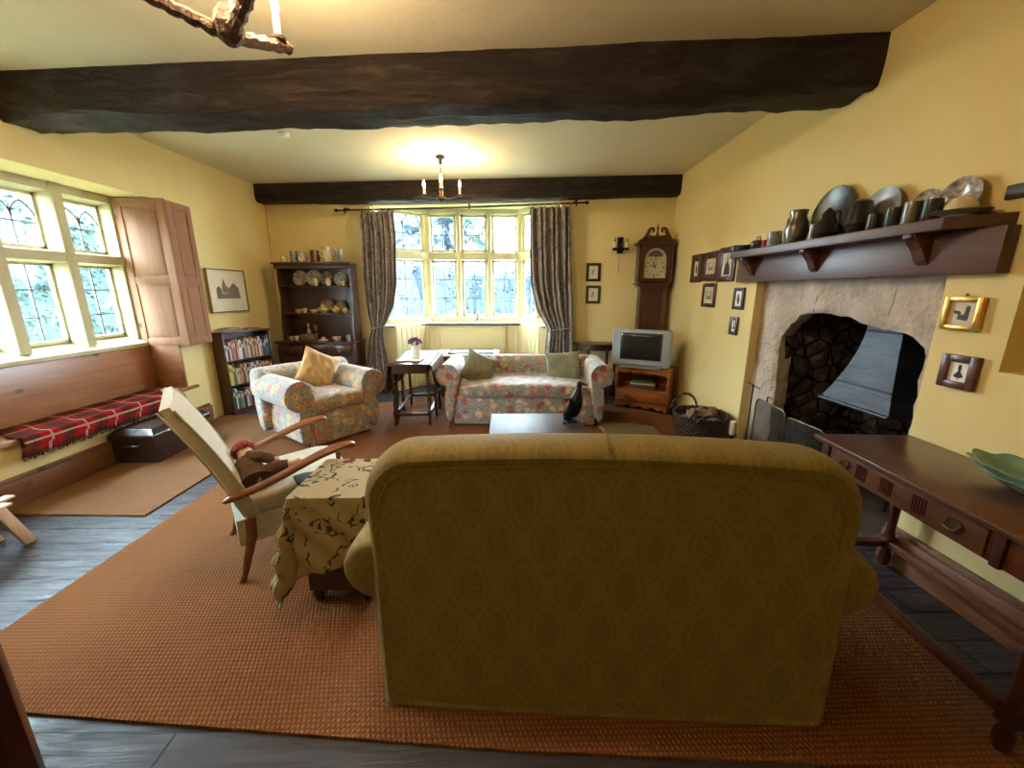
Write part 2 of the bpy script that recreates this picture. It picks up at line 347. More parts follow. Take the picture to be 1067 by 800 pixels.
# ------------------------------------------------------------------ mesh builder
class MB:
    def __init__(s): s.bm = bmesh.new(); s.uv = None
    def box(s, c, d, rz=0, bev=0, rot=None):
        r = bmesh.ops.create_cube(s.bm, size=1); vs = r['verts']
        M = Matrix.Translation(c) @ (rot.to_4x4() if rot else Matrix.Rotation(rz, 4, 'Z')) @ Matrix.Diagonal((d[0], d[1], d[2], 1))
        bmesh.ops.transform(s.bm, matrix=M, verts=vs)
        if bev:
            es = {e for v in vs for e in v.link_edges}
            bmesh.ops.bevel(s.bm, geom=list(es), offset=bev, segments=2, affect='EDGES', profile=.5)
        return s
    def bx(s, a, b, bev=0):
        return s.box(tuple((p + q) / 2 for p, q in zip(a, b)), tuple(abs(p - q) for p, q in zip(a, b)), bev=bev)
    def ring(s, pts): return [s.bm.verts.new(p) for p in pts]
    def bridge(s, a, b, close=True):
        n = len(a)
        for i in range(n if close else n - 1):
            j = (i + 1) % n
            try: s.bm.faces.new((a[i], a[j], b[j], b[i]))
            except ValueError: pass
    def loft(s, rings, cap=True, close=True):
        R = [s.ring(r) for r in rings]
        for a, b in zip(R, R[1:]): s.bridge(a, b, close)
        if cap:
            for r in (R[0][::-1], R[-1]):
                try: s.bm.faces.new(r)
                except ValueError: pass
        return s
    def lathe(s, prof, c=(0, 0, 0), n=24, rot=None, cap=True):
        rings = []
        for r, z in prof:
            pts = [Vector((r * cos(2 * PI * i / n), r * sin(2 * PI * i / n), z)) for i in range(n)]
            if rot: pts = [rot @ p for p in pts]
            rings.append([p + Vector(c) for p in pts])
        return s.loft(rings, cap)
    def tube(s, pts, r, n=8, cap=True, closed=False):
        pts = [Vector(p) for p in pts]; m = len(pts)
        rs = r if isinstance(r, (list, tuple)) else [r] * m
        rings = []; up = None
        for i, p in enumerate(pts):
            if closed: t = pts[(i + 1) % m] - pts[i - 1]
            else: t = pts[min(i + 1, m - 1)] - pts[max(i - 1, 0)]
            t.normalize()
            if up is None: up = Vector((0, 0, 1)) if abs(t.z) < .9 else Vector((1, 0, 0))
            sx = t.cross(up).normalized(); up = sx.cross(t).normalized()
            rings.append([p + (sx * cos(2 * PI * k / n) + up * sin(2 * PI * k / n)) * rs[i] for k in range(n)])
        if closed: rings.append(rings[0])
        return s.loft(rings, cap and not closed)
    def prism(s, poly, a, b, axis='y', bev=0):
        def P(u, v, w):
            return {'x': (w, u, v), 'y': (u, w, v), 'z': (u, v, w)}[axis]
        n0 = len(s.bm.verts)
        s.loft([[P(u, v, a) for u, v in poly], [P(u, v, b) for u, v in poly]])
        if bev:
            s.bm.verts.ensure_lookup_table(); vs = s.bm.verts[n0:]
            es = {e for v in vs for e in v.link_edges}
            bmesh.ops.bevel(s.bm, geom=list(es), offset=bev, segments=2, affect='EDGES', profile=.5)
        return s
    def sup(s, c, d, e=.5, nu=28, nv=16, rot=None, fn=None):
        def sp(x, p): return math.copysign(abs(x) ** p, x)
        rings = []
        for j in range(nv + 1):
            ph = -PI / 2 + PI * j / nv
            ph = max(min(ph, PI / 2 - .02), -PI / 2 + .02); row = []
            for i in range(nu):
                th = 2 * PI * i / nu
                p = Vector((d[0] / 2 * sp(cos(ph), e) * sp(cos(th), e), d[1] / 2 * sp(cos(ph), e) * sp(sin(th), e), d[2] / 2 * sp(sin(ph), e)))
                if fn: p = fn(p)
                if rot: p = rot @ p
                row.append(p + Vector(c))
            rings.append(row)
        return s.loft(rings)
    def grid(s, fn, nu, nv, su=1, sv=1, thick=0):
        uv = s.bm.loops.layers.uv.verify()
        V = [[s.bm.verts.new(fn(i / nu, j / nv)) for i in range(nu + 1)] for j in range(nv + 1)]
        for j in range(nv):
            for i in range(nu):
                f = s.bm.faces.new((V[j][i], V[j][i + 1], V[j + 1][i + 1], V[j + 1][i]))
                for l, (a, b) in zip(f.loops, ((i, j), (i + 1, j), (i + 1, j + 1), (i, j + 1))):
                    l[uv].uv = (a / nu * su, b / nv * sv)
        s.thick = thick
        return s
    def build(s, name, mat, parent=None, smooth=True, loc=None, rz=None, sub=0, wn=True, disp=None):
        bmesh.ops.recalc_face_normals(s.bm, faces=s.bm.faces[:])
        if disp:
            amp, sc = disp
            for v in s.bm.verts:
                v.co += Vector((noise.noise(v.co * sc), noise.noise(v.co * sc + Vector((9, 0, 0))), noise.noise(v.co * sc + Vector((0, 9, 0))))) * amp
        me = bpy.data.meshes.new(name); s.bm.to_mesh(me); s.bm.free()
        if isinstance(mat, str): mat = MATS[mat]
        me.materials.append(mat)
        if smooth:
            for p in me.polygons: p.use_smooth = True
            me.set_sharp_from_angle(angle=math.radians(38))
        o = bpy.data.objects.new(name, me); COL.objects.link(o)
        if parent: o.parent = parent
        if loc: o.location = loc
        if rz is not None: o.rotation_euler.z = rz
        if getattr(s, 'thick', 0):
            md = o.modifiers.new('s', 'SOLIDIFY'); md.thickness = s.thick; md.offset = 0
        if sub:
            md = o.modifiers.new('u', 'SUBSURF'); md.levels = sub; md.render_levels = sub
        return o

def thing(name, label, cat, loc=(0, 0, 0), rz=0, group=None):
    o = bpy.data.objects.new(name, None); COL.objects.link(o); o.empty_display_size = .1
    o.location = loc; o.rotation_euler = (0, 0, rz); o['label'] = label; o['category'] = cat
    if group: o['group'] = group
    return o
def tag(o, label, cat, group=None, kind=None):
    o['label'] = label; o['category'] = cat
    if group: o['group'] = group
    if kind: o['kind'] = kind
    return o
def struct(name, mb, mat, **k):
    o = mb.build(name, mat, **k); o['kind'] = 'structure'; return o
def dup(src, loc, rz, label=None):
    r = src.copy(); COL.objects.link(r); r.location = loc; r.rotation_euler = (0, 0, rz)
    if label: r['label'] = label
    for ch in list(src.children):
        c = ch.copy(); COL.objects.link(c); c.parent = r
        for g in ch.children:
            d = g.copy(); COL.objects.link(d); d.parent = c
    return r
def lerp(a, b, t): return a + (b - a) * t
def interp(x, pts):
    if x <= pts[0][0]: return pts[0][1]
    for (a, b), (c, d) in zip(pts, pts[1:]):
        if x <= c: return lerp(b, d, (x - a) / (c - a))
    return pts[-1][1]

# ------------------------------------------------------------------ room shell
CZ = 2.93
struct('floor', MB().bx((-4.2, -1.5, -.12), (3.4, 7.2, 0)), 'planks', smooth=False)
struct('ceiling', MB().bx((-4.4, -1.5, CZ), (3.4, 7.3, CZ + .2)), 'ceiling', smooth=False)
# wall with the long window: recess y 1.5..4.3, z .47..2.40
m = MB()
m.bx((-4.1, -1.4, 0), (-3.5, 1.5, CZ)); m.bx((-4.1, 1.5, 0), (-3.5, 4.3, .44)); m.bx((-4.1, 1.5, 2.40), (-3.5, 4.3, CZ))
m.bx((-4.1, 4.3, 0), (-3.5, 4.6, CZ))
m.prism([(-3.5, 4.6), (-3.40, 6.9), (-4.1, 6.9), (-4.1, 4.6)], 0, CZ, 'z')
m.bx((-4.1, 1.5, .44), (-3.97, 4.3, 1.0))
struct('wall_left', m, 'wall', smooth=False)
# back wall, slightly skewed, with the bay opening
def by(x): return 6.15 - .107 * (x + 3.4)
def wallseg(m, xa, xb, z0, z1, t=.35):
    m.prism([(xa, by(xa)), (xb, by(xb)), (xb, by(xb) + t), (xa, by(xa) + t)], z0, z1, 'z')
BL, BR = -1.88, .78
m = MB(); wallseg(m, -3.42, BL, 0, CZ, .2); wallseg(m, BR, 2.5, 0, CZ); wallseg(m, BL, BR, 2.66, CZ, .2)
struct('wall_back', m, 'wall', smooth=False)
m = MB(); m.bx((-4.1, -1.4, 0), (3.3, -1.25, CZ)); struct('wall_front', m, 'wall', smooth=False)
# right wall: fireplace recess y 2.05..3.5 z 0..1.60, niche y .7..1.68 z 1.15..1.88
m = MB()
m.bx((2.2, -1.4, 0), (2.7, .7, CZ)); m.bx((2.2, .7, 0), (2.7, 1.68, 1.15)); m.bx((2.2, .7, 1.90), (2.7, 1.68, CZ))
m.bx((2.6, .7, 1.15), (2.7, 1.68, 1.90))
m.bx((2.2, 1.68, 0), (2.7, 1.985, CZ)); m.bx((2.2, 1.985, 1.6), (2.7, 3.5, CZ)); m.bx((2.2, 3.5, 0), (2.7, 3.75, CZ))
m.prism([(2.2, 3.75), (2.7, 3.75), (2.7, 6.0), (2.28, 6.0)], 0, CZ, 'z')
struct('wall_right', m, 'wall', smooth=False)
# skirtings
m = MB(); m.bx((-3.5, -1.2, 0), (-3.455, 4.55, .19), .006); m.bx((-3.5, -1.2, .19), (-3.475, 4.55, .215), .004)
struct('baseboard_left', m, 'pine_skirt')
m = MB(); m.bx((2.155, -1.2, 0), (2.2, 1.97, .19), .006); m.bx((2.17, -1.2, .19), (2.2, 1.97, .215), .004)
struct('baseboard_right', m, 'pine_skirt')
m = MB()
m.prism([(-3.4, by(-3.4)), (BL, by(BL)), (BL, by(BL) - .02), (-3.4, by(-3.4) - .02)], 0, .16, 'z')
m.prism([(BR, by(BR)), (2.26, by(2.26)), (2.26, by(2.26) - .02), (BR, by(BR) - .02)], 0, .16, 'z')
struct('baseboard_back', m, 'pine_skirt', smooth=False)

# ------------------------------------------------------------------ beams
def rough_beam(name, label, p0, p1, sy, z0, z1, amp, seedv):
    """p0,p1 front edge (x,y); depth sy; irregular hewn timber"""
    n = 110; rings = []
    for i in range(n + 1):
        t = i / n; x = lerp(p0[0], p1[0], t); y = lerp(p0[1], p1[1], t)
        sag = .03 * sin(PI * t)
        prof = []
        base = [(0, z1 + .02), (-.0, lerp(z0, z1, .66)), (0, lerp(z0, z1, .33)), (.015, z0 + .02), (.05, z0), (sy * .35, z0), (sy * .65, z0), (sy - .05, z0), (sy, z0 + .03), (sy, lerp(z0, z1, .5)), (sy, z1 + .02)]
        for k, (dy, z) in enumerate(base):
            q = Vector((x * 1.6, seedv + k * .7, 0)); q2 = Vector((x * 8, seedv + k * 2.3, 3))
            a = noise.noise(q) * amp + noise.noise(q2) * amp * .35
            bz = noise.noise(q + Vector((0, 0, 5))) * amp + noise.noise(q2 + Vector((0, 0, 5))) * amp * .4
            top = z > z1
            prof.append((x, y + dy + a * .6, z if top else z + bz - sag * (0 if z > z0 + .1 else 1)))
        rings.append(prof)
    o = MB().loft(rings).build(name, 'beam')
    return tag(o, label, 'beam')
rough_beam('ceiling_beam', 'massive rough-hewn black oak beam crossing the ceiling nearest the viewer', (-3.6, 3.13), (2.24, 2.59), .34, 2.66, CZ, .034, 1.)
rough_beam('ceiling_beam', 'dark timber beam under the ceiling just above the curtained bay window', (-3.44, 5.96), (2.27, 5.40), .2, 2.70, CZ, .012, 31.)
tag(MB().bx((2.185, .6, 1.885), (2.30, 1.825, 1.945), .006).build('timber_lintel', 'beam_y'), 'short dark timber lintel over the niche beside the mantel shelf', 'lintel')

# ------------------------------------------------------------------ windows
def light_panel(parent, o, u, w, z0, z1, cols, rows, arched):
    """one glazed light: frame + leads + pane. o = lower corner (x,y), u = unit dir in plan"""
    O = Vector((o[0], o[1], 0)); U = Vector((u[0], u[1], 0)); N = Vector((-u[1], u[0], 0))
    def P(a, z, d=0): return O + U * a + N * d + Vector((0, 0, z))
    R = Matrix((U, N, Vector((0, 0, 1)))).transposed()
    def bar(m, a0, za, a1, zb, t, d):
        p, q = P(a0, za), P(a1, zb); c = (p + q) / 2; L = (q - p).length
        ang = math.atan2(zb - za, a1 - a0)
        rot = R @ Matrix.Rotation(-ang, 3, 'Y')
        m.box(c, (L + t * .5, d, t), rot=rot)
    f = .03
    m = MB()
    bar(m, 0, z0 + f / 2, w, z0 + f / 2, f, .035); bar(m, 0, z1 - f / 2, w, z1 - f / 2, f, .035)
    bar(m, f / 2, z0, f / 2, z1, f, .035); bar(m, w - f / 2, z0, w - f / 2, z1, f, .035)
    cas = m.build('casement', 'cream_stone', parent, smooth=False)
    m = MB(); t = .011
    for i in range(1, cols): bar(m, w * i / cols, z0 + f, w * i / cols, z1 - f - (.10 if arched else 0), t, .014)
    for j in range(1, rows):
        z = z0 + (z1 - z0) * (j / rows if not arched else .46); bar(m, f, z, w - f, z, t, .014)
    if arched:
        cw = (w - 2 * f) / cols; h = z1 - z0
        for i in range(cols):
            a0 = f + i * cw; pts = []
            zs = z1 - f - .185; R_ = cw
            for q in range(7):
                th = math.radians(60 * q / 6)
                pts.append((a0 + cw - R_ * cos(th), zs + R_ * sin(th) * .9))
            for (aa, za), (ab, zb) in zip(pts, pts[1:]): bar(m, aa, za, ab, zb, t * 1.1, .014)
            for (aa, za), (ab, zb) in zip(pts, pts[1:]): bar(m, 2 * a0 + cw - aa, za, 2 * a0 + cw - ab, zb, t * 1.1, .014)
    m.build('glazing_bars', 'lead', cas, smooth=False)
    m = MB(); p, q = P(f, z0 + f), P(w - f, z1 - f)
    m.box((p + q) / 2, (w - 2 * f, .004, z1 - z0 - 2 * f), rot=R)
    m.build('pane', 'window_glass', cas, smooth=False)

def mullion(parent, x, y, u, w, dep, z0, z1, name='mullion'):
    """splayed stone post: wide at back, narrow in front"""
    U = Vector((u[0], u[1], 0)); N = Vector((-u[1], u[0], 0)); C = Vector((x, y, 0))
    poly = [C - U * w * .5 - N * dep * .5, C - U * w * .28 + N * dep * .5, C + U * w * .28 + N * dep * .5, C + U * w * .5 - N * dep * .5]
    MB().prism([(p.x, p.y) for p in poly], z0, z1, 'z', bev=.006).build(name, 'cream_stone', parent)

def win_root(name):
    o = bpy.data.objects.new(name, None); COL.objects.link(o); o['kind'] = 'structure'; return o
w1 = win_root('window_1')
XG = -3.98
# u points to -y so that N points into the room (+x): u=(0,-1) -> N=(1,0)
u1 = (0, -1)
posts = [4.30, 3.745, 3.22, 2.695, 2.17, 1.50]
for y in posts[1:-1]: mullion(w1, XG + .06, y, u1, .15, .16, 1.0, 2.40)
mullion(w1, XG + .05, 4.27, u1, .12, .14, 1.0, 2.40, 'jamb'); mullion(w1, XG + .05, 1.53, u1, .12, .14, 1.0, 2.40, 'jamb')
MB().prism([(XG - .06, 1.72), (XG + .13, 1.75), (XG + .13, 1.83), (XG - .06, 1.86)], 1.5, 4.3, 'y').build('transom', 'cream_stone', w1, smooth=False)
MB().prism([(XG - .06, 2.29), (XG + .12, 2.33), (XG + .12, 2.40), (XG - .06, 2.40)], 1.5, 4.3, 'y').build('window_head', 'cream_stone', w1, smooth=False)
MB().prism([(XG - .06, 1.0), (XG - .06, 1.06), (XG + .19, .97), (XG + .19, .93), (XG + .1, .93)], 1.5, 4.3, 'y').build('window_sill', 'cream_stone', w1, smooth=False)
ys = [4.25] + posts[1:-1] + [1.55]
for ya, yb in zip(ys, ys[1:]):
    a = ya - (.06 if ya != 4.25 else .03); b = yb + (.06 if yb != 1.55 else .03)
    light_panel(w1, (XG, a), u1, a - b, 1.045, 1.74, 2, 3, False)
    light_panel(w1, (XG, a), u1, a - b, 1.845, 2.31, 2, 2, True)

# bay window
w2 = win_root('window_2')
A, B, C_, D = Vector((-1.95, 6.02)), Vector((-1.22, 6.62)), Vector((.27, 6.62)), Vector((.90, 5.75))
ZS, ZT, ZH = 1.02, 2.70, 2.72
def seg(P, Q):
    d = (Q - P).normalized(); return d, (Q - P).length
def bay_side(P, Q, nl, e0, e1):
    # walk so that N (left of direction) points to the room: reverse direction
    d, L = seg(Q, P); u = (d.x, d.y)
    n = Vector((-u[1], u[0]))
    step = (L - e0 - e1) / nl
    for i in range(nl):
        a = Q + d * (e1 + i * step + .045)
        light_panel(w2, (a.x, a.y), u, step - .09, 1.09, 1.97, 2, 3, False)
        light_panel(w2, (a.x, a.y), u, step - .09, 2.10, 2.65, 2, 2, True)
        if i: 
            p = Q + d * (e1 + i * step) + n * .03; mullion(w2, p.x, p.y, u, .10, .12, ZS, ZH)
    mid = (P + Q) / 2 + n * .03; c = Vector((mid.x, mid.y, 0)); ang = math.atan2(u[1], u[0])
    for nm, z, h, dd in (('transom', 2.035, .11, .11), ('window_head', 2.69, .07, .11), ('window_sill', 1.05, .08, .14)):
        MB().box((c.x, c.y, z), (L, dd, h), rz=ang, bev=.006).build(nm, 'cream_stone', w2)
bay_side(B, C_, 3, .02, .02); bay_side(A, B, 1, .16, .03); bay_side(C_, D, 2, .03, .10)
for p in (B, C_):
    MB().lathe([(.075, ZS), (.075, ZH)], (p.x, p.y - .02, 0), 8).build('mullion', 'cream_stone', w2, smooth=False)
# bay lower wall, outer backing, soffit
m = MB()
IN = [Vector((-1.92, by(-1.92))), Vector((-1.62, 5.94)), Vector((-1.2, 6.37)), Vector((.22, 6.37)), Vector((.52, 5.86)), Vector((.86, by(.86)))]
OUT = [Vector((-2.1, 6.1)), Vector((-1.95, 6.12)), Vector((-1.25, 6.72)), Vector((.30, 6.72)), Vector((1.0, 5.9)), Vector((1.05, 5.8))]
poly = [(p.x, p.y) for p in IN] + [(p.x, p.y) for p in OUT[::-1]]
m.prism(poly, 0, .985, 'z'); struct('wall_bay', m, 'cream_panel', smooth=False)
m = MB(); m.prism([(BL - .05, by(BL) - .0), (BR + .05, by(BR)), (1.15, 5.95), (.35, 6.78), (-1.3, 6.78), (-2.1, 6.25)], ZH, ZH + .06, 'z')
m.prism([(-2.2, 6.2), (1.2, 6.0), (1.2, 7.0), (-2.2, 7.0)], ZH + .06, ZH + .3, 'z')
struct('trim_1', m, 'cream_stone', smooth=False)   # soffit over the bay
m = MB(); SIL = [(-1.68, 5.90), (-1.24, 6.335), (.25, 6.335), (.57, 5.80), (.90, 5.72), (.97, 5.80), (.32, 6.66), (-1.25, 6.66), (-1.97, 6.06), (-1.93, 5.97)]
m.prism(SIL, .985, 1.012, 'z', bev=.004); sil = m.build('window_sill', 'white_paint', w2)
m = MB(); m.prism([(-1.70, 5.885), (-1.245, 6.32), (.26, 6.32), (.585, 5.785), (.60, 5.80), (.25, 6.34), (-1.24, 6.34), (-1.68, 5.90)], .97, .988, 'z')
m.build('sill_edge', 'frame_black', sil, smooth=False)
# matchboard panelling (vertical battens) + the big panel below the sill
def battens(P, Q, z0, z1, step=.085):
    m = MB(); d, L = seg(P, Q); ang = math.atan2(d.y, d.x); nrm = Vector((d.y, -d.x)); k = int(L / step)
    for i in range(k):
        c = P + d * (i + .5) * L / k + nrm * .006
        m.box((c.x, c.y, (z0 + z1) / 2), (L / k - .008, .012, z1 - z0), rz=ang, bev=.003)
    return m
m = battens(IN[1], IN[2], .02, .965); struct('trim_2', m, 'cream_panel')
m = battens(IN[2], IN[3], .02, .965); struct('trim_3', m, 'cream_panel')
m = battens(IN[3], IN[4], .02, .965); struct('trim_4', m, 'cream_panel')
rc = thing('radiator_cover', 'cream painted flat radiator panel with raised border below the bay window sill', 'radiator cover', (-.53, 6.33, 0))
MB().box((0, 0, .52), (1.06, .04, .78), bev=.004).build('cover_panel', 'cream_panel', rc)
m = MB()
for x in (-.52, .52): m.box((x, -.025, .52), (.04, .02, .82), bev=.003)
m.box((0, -.025, .92), (1.08, .02, .04), bev=.003); m.box((0, -.025, .13), (1.08, .02, .05), bev=.003)
m.build('border', 'cream_panel', rc)

# shutters
def shutter_leaf(root, c, w, h, rz, t=.03):
    R = Matrix.Rotation(rz, 4, 'Z')
    m = MB(); st = .075
    for x in (-w / 2 + st / 2, w / 2 - st / 2): m.box((x, 0, h / 2), (st, t, h), bev=.003)
    for z in (st / 2, h * .46, h - st / 2): m.box((0, 0, z), (w - 2 * st, t, st if z != h * .46 else .07), bev=.003)
    lf = m.build('shutter_leaf', 'pine_pink', root); lf.location = c; lf.rotation_euler.z = rz
    for z0, z1 in ((st, h * .46 - .035), (h * .46 + .035, h - st)):
        ww, hh = w - 2 * st, z1 - z0; m = MB()
        m.box((0, 0, (z0 + z1) / 2), (ww, t * .3, hh))
        m.box((0, -.004, (z0 + z1) / 2), (ww - .05, t * .5, hh - .05), bev=.006)
        m.build('panel', 'pine_pink', lf)
    return lf
sh = thing('window_shutter', 'tall folding pine window shutter with raised panels, opened beside the mullioned window', 'shutter', (0, 0, 0))
shutter_leaf(sh, (-3.61, 4.275, .93), .50, 1.46, 0)
shutter_leaf(sh, (-3.385, 4.46, .93), .36, 1.45, math.radians(95), .03)
for z in (1.15, 2.1): MB().box((-3.37, 4.272, z), (.012, .02, .07)).build('hinge', 'iron', sh)

# window seat
ws = thing('built_in_bench', 'built-in pine window seat board with panelled wooden back under the mullioned window', 'window seat')
MB().bx((-3.97, 1.5, .44), (-3.46, 4.42, .472), .006).build('seat', 'pine_seat', ws)
MB().bx((-3.82, 1.5, .472), (-3.79, 4.28, .94), .004).build('backrest', 'pine_seat', ws)
MB().bx((-3.80, 4.265, .472), (-3.485, 4.295, .93), .004).build('end_panel', 'pine_seat', ws)
MB().bx((-3.965, 1.55, .955), (-3.80, 4.27, .962), .001).build('top_ledge', 'cream_stone', ws)

# ------------------------------------------------------------------ fireplace
def fire():
    fp = thing('fireplace', 'pinkish weathered stone fireplace with ragged arched opening under the mantel', 'fireplace')
    op = [(3.22, 0), (3.19, .27), (3.20, .74), (3.22, .98), (3.21, 1.13), (3.13, 1.24), (3.05, 1.31), (2.93, 1.345), (2.80, 1.345), (2.66, 1.335), (2.55, 1.315), (2.45, 1.285), (2.34, 1.27), (2.23, 1.27), (2.16, 1.24), (2.10, 1.20), (2.06, 1.13), (2.075, 1.0), (2.07, .86), (2.06, .6), (2.06, .3), (2.06, 0)]
    dense = []
    for (a, b), (c, d) in zip(op, op[1:]):
        k = max(1, int(math.hypot(a - c, b - d) / .03))
        for i in range(k):
            y, z = lerp(a, c, i / k), lerp(b, d, i / k)
            q = noise.noise(Vector((y * 14, z * 14, 0))) * .016
            dense.append((y + q, z + q))
    dense.append(op[-1])
    # stone face: strips from the opening curve outwards
    n = len(dense); outer = []
    for i, (y, z) in enumerate(dense):
        t = i / (n - 1)
        per = [(0, (3.5, 0)), (.33, (3.5, 1.6)), (.68, (1.985, 1.6)), (1, (1.985, 0))]
        for (ta, pa), (tb, pb) in zip(per, per[1:]):
            if t <= tb + 1e-9:
                f = (t - ta) / (tb - ta); outer.append((lerp(pa[0], pb[0], f), lerp(pa[1], pb[1], f))); break
    XF = 2.27; m = MB(); rows = []
    K = 9
    for j in range(K + 1):
        f = j / K; row = []
        for i, ((y, z), (Y, Z)) in enumerate(zip(dense, outer)):
            yy, zz = lerp(y, Y, f), lerp(z, Z, f)
            dx = noise.noise(Vector((yy * 5, zz * 5, 1))) * .014 + noise.noise(Vector((yy * 17, zz * 17, 1))) * .006
            if j == 0: dx += .02
            row.append((XF + dx, yy, zz))
        rows.append(row)
    rows = [[(XF + .13 + noise.noise(Vector((y * 9, z * 9, 4))) * .02, y + (.01 if y > 2.6 else -.01), z + .01) for (y, z) in dense],
            [(XF + .08, y, z) for (y, z) in dense]] + rows
    m.loft(rows, cap=False, close=False)
    m.build('stone_surround', 'stone', fp, disp=None)
    # joints: key block seams
    for pts in ([(2.33, 1.30), (2.31, 1.42), (2.29, 1.6)], [(2.9, 1.35), (2.88, 1.45), (2.86, 1.6)], [(3.2, 1.0), (3.32, 1.06), (3.48, 1.05)]):
        MB().tube([(XF + .003 + noise.noise(Vector((y * 5, z * 5, 1))) * .014, y, z) for y, z in pts], .004, 5).build('mortar_joint', 'ink_soft', fp)
    
    # chamber
    m = MB()
    def wallgrid(fn, nu=30, nv=30):
        m.grid(lambda u, v: (lambda p: Vector(p) + Vector((noise.noise(Vector(p) * 7), noise.noise(Vector(p) * 7 + Vector((5, 5, 5))), noise.noise(Vector(p) * 7 + Vector((9, 1, 0))))) * .045)(fn(u, v)), nu, nv)
    wallgrid(lambda u, v: (lerp(2.34, 3.15, u), 3.25 - .03 * v, 1.58 * v))
    wallgrid(lambda u, v: (lerp(2.34, 3.15, u), 2.02, 1.58 * v))
    wallgrid(lambda u, v: (3.15, lerp(2.02, 3.25, u), 1.58 * v))
    m.grid(lambda u, v: (lerp(2.36, 3.2, u), lerp(2.0, 3.3, v), 1.58), 2, 2)
    m.grid(lambda u, v: (2.40, lerp(2.0, 3.3, u), lerp(1.36, 1.58, v)), 2, 2)
    m.build('fire_chamber', 'sooty_stone', fp)
    m = MB().bx((2.14, 2.06, 0), (3.15, 3.24, .035), .006); m.build('hearth', 'hearth_slab', fp)
    # unseen outer box, added so daylight does not leak in
    m = MB(); m.bx((3.22, 1.95, 0), (3.3, 3.4, 1.68)); m.bx((2.71, 1.95, 1.6), (3.3, 3.4, 1.68)); m.bx((2.71, 1.9, 0), (3.3, 1.98, 1.68)); m.bx((2.71, 3.32, 0), (3.3, 3.4, 1.68))
    m.build('daylight_blocker', 'sooty_stone', fp, smooth=False)
    # hood
    hd = thing('fire_hood', 'flared blue-grey riveted metal smoke hood hanging inside the fireplace', 'hood')
    m = MB(); rings = []
    for k in range(13):
        t = k / 12; z = lerp(1.40, .73, t); fl = max(0, (t - .2) / .8) ** 1.7
        xf = lerp(2.52, 2.36, fl); yf = lerp(2.70, 2.80, fl); yn = lerp(2.45, 2.27, fl)
        rings.append([(xf, yn, z), (xf, yf, z), (3.05, yf, z), (3.05, yn, z)])
    m.loft(rings, cap=False); m.thick = .01
    m.build('canopy', 'hood_metal', hd, smooth=False)
    m = MB()
    m.tube([(2.355, 2.265, .735), (2.355, 2.805, .735)], .014, 8); m.build('rim_band', 'hood_metal', hd)
    for z_ in (1.235, .87):
        t = (1.40 - z_) / .67; fl = max(0, (t - .2) / .8) ** 1.7; xf = lerp(2.52, 2.36, fl) - .004
        MB().tube([(xf, lerp(2.45, 2.27, fl), z_), (xf, lerp(2.70, 2.80, fl), z_)], .007, 8).build('seam_band', 'hood_metal', hd)
    # grate
    gr = thing('fire_grate', 'black iron fire basket standing low inside the hearth', 'grate', (2.75, 2.62, .035))
    m = MB()
    for i in range(6):
        y = -.25 + i * .1; m.tube([(-.18, y, .28), (-.17, y, .1), (.15, y, .1), (.16, y, .3)], .010, 6)
    for x, z in ((-.18, .28), (-.18, .18), (.16, .3)): m.tube([(x, -.27, z), (x, .27, z)], .011, 6)
    m.build('bars', 'grate_black', gr)
    for sx in (-.16, .14):
        for sy in (-.24, .24): MB().tube([(sx, sy, .12), (sx, sy, 0)], .014, 8).build('leg', 'grate_black', gr)
fire()

# mantel shelf: back board + shelf + brackets
mt = thing('mantel_shelf', 'long dark reddish timber mantel shelf on corbels above the fireplace', 'mantel shelf')
MB().bx((2.135, 1.74, 1.575), (2.2, 3.72, 1.775), .006).build('back_board', 'mantel_wood', mt)
MB().prism([(2.02, 1.90), (2.2, 1.76), (2.2, 3.78), (1.99, 3.60)], 1.775, 1.83, 'z', bev=.004).build('shelf_board', 'mantel_wood', mt)
for y in (2.06, 2.78, 3.48):
    m = MB(); m.prism([(2.14, 1.775), (2.03, 1.775), (2.035, 1.755), (2.06, 1.735), (2.09, 1.70), (2.11, 1.65), (2.14, 1.62)], y - .03, y + .03, 'y', bev=.003)
    m.box((2.055, y, 1.764), (.07, .045, .022), bev=.003)
    m.build('bracket', 'mantel_wood', mt)

# ------------------------------------------------------------------ rugs
def rug(name, poly, mat, label, t=.012, z=0):
    m = MB().prism(poly, z, z + t, 'z'); o = m.build(name, mat, smooth=False); return tag(o, label, 'rug')
rug('coir_rug', [(-2.27, 1.20), (0, 1.0), (1.75, .90), (1.93, 2.0), (1.98, 3.2), (-2.27, 3.40)], 'coir', 'large orange-brown woven coir rug beneath the green sofa')
rug('coir_rug', [(-3.43, 2.50), (-2.46, 2.46), (-2.46, 4.72), (-3.2, 4.74), (-3.43, 4.70)], 'coir_pale', 'coir rug laid along the window wall, in front of the dark chest')
rug('coir_rug', [(-2.45, 3.42), (1.98, 3.26), (2.02, 4.60), (1.5, 5.06), (-1.0, 5.6), (-2.45, 4.76)], 'coir_red', 'reddish coir rug spread under the floral sofa and armchair')
rug('hearth_rug', [(1.04, 3.5), (1.66, 3.45), (1.66, 4.2), (1.06, 4.36)], 'olive_rug', 'small olive rug beside the floral sofa, in front of the log basket', .008, .012)

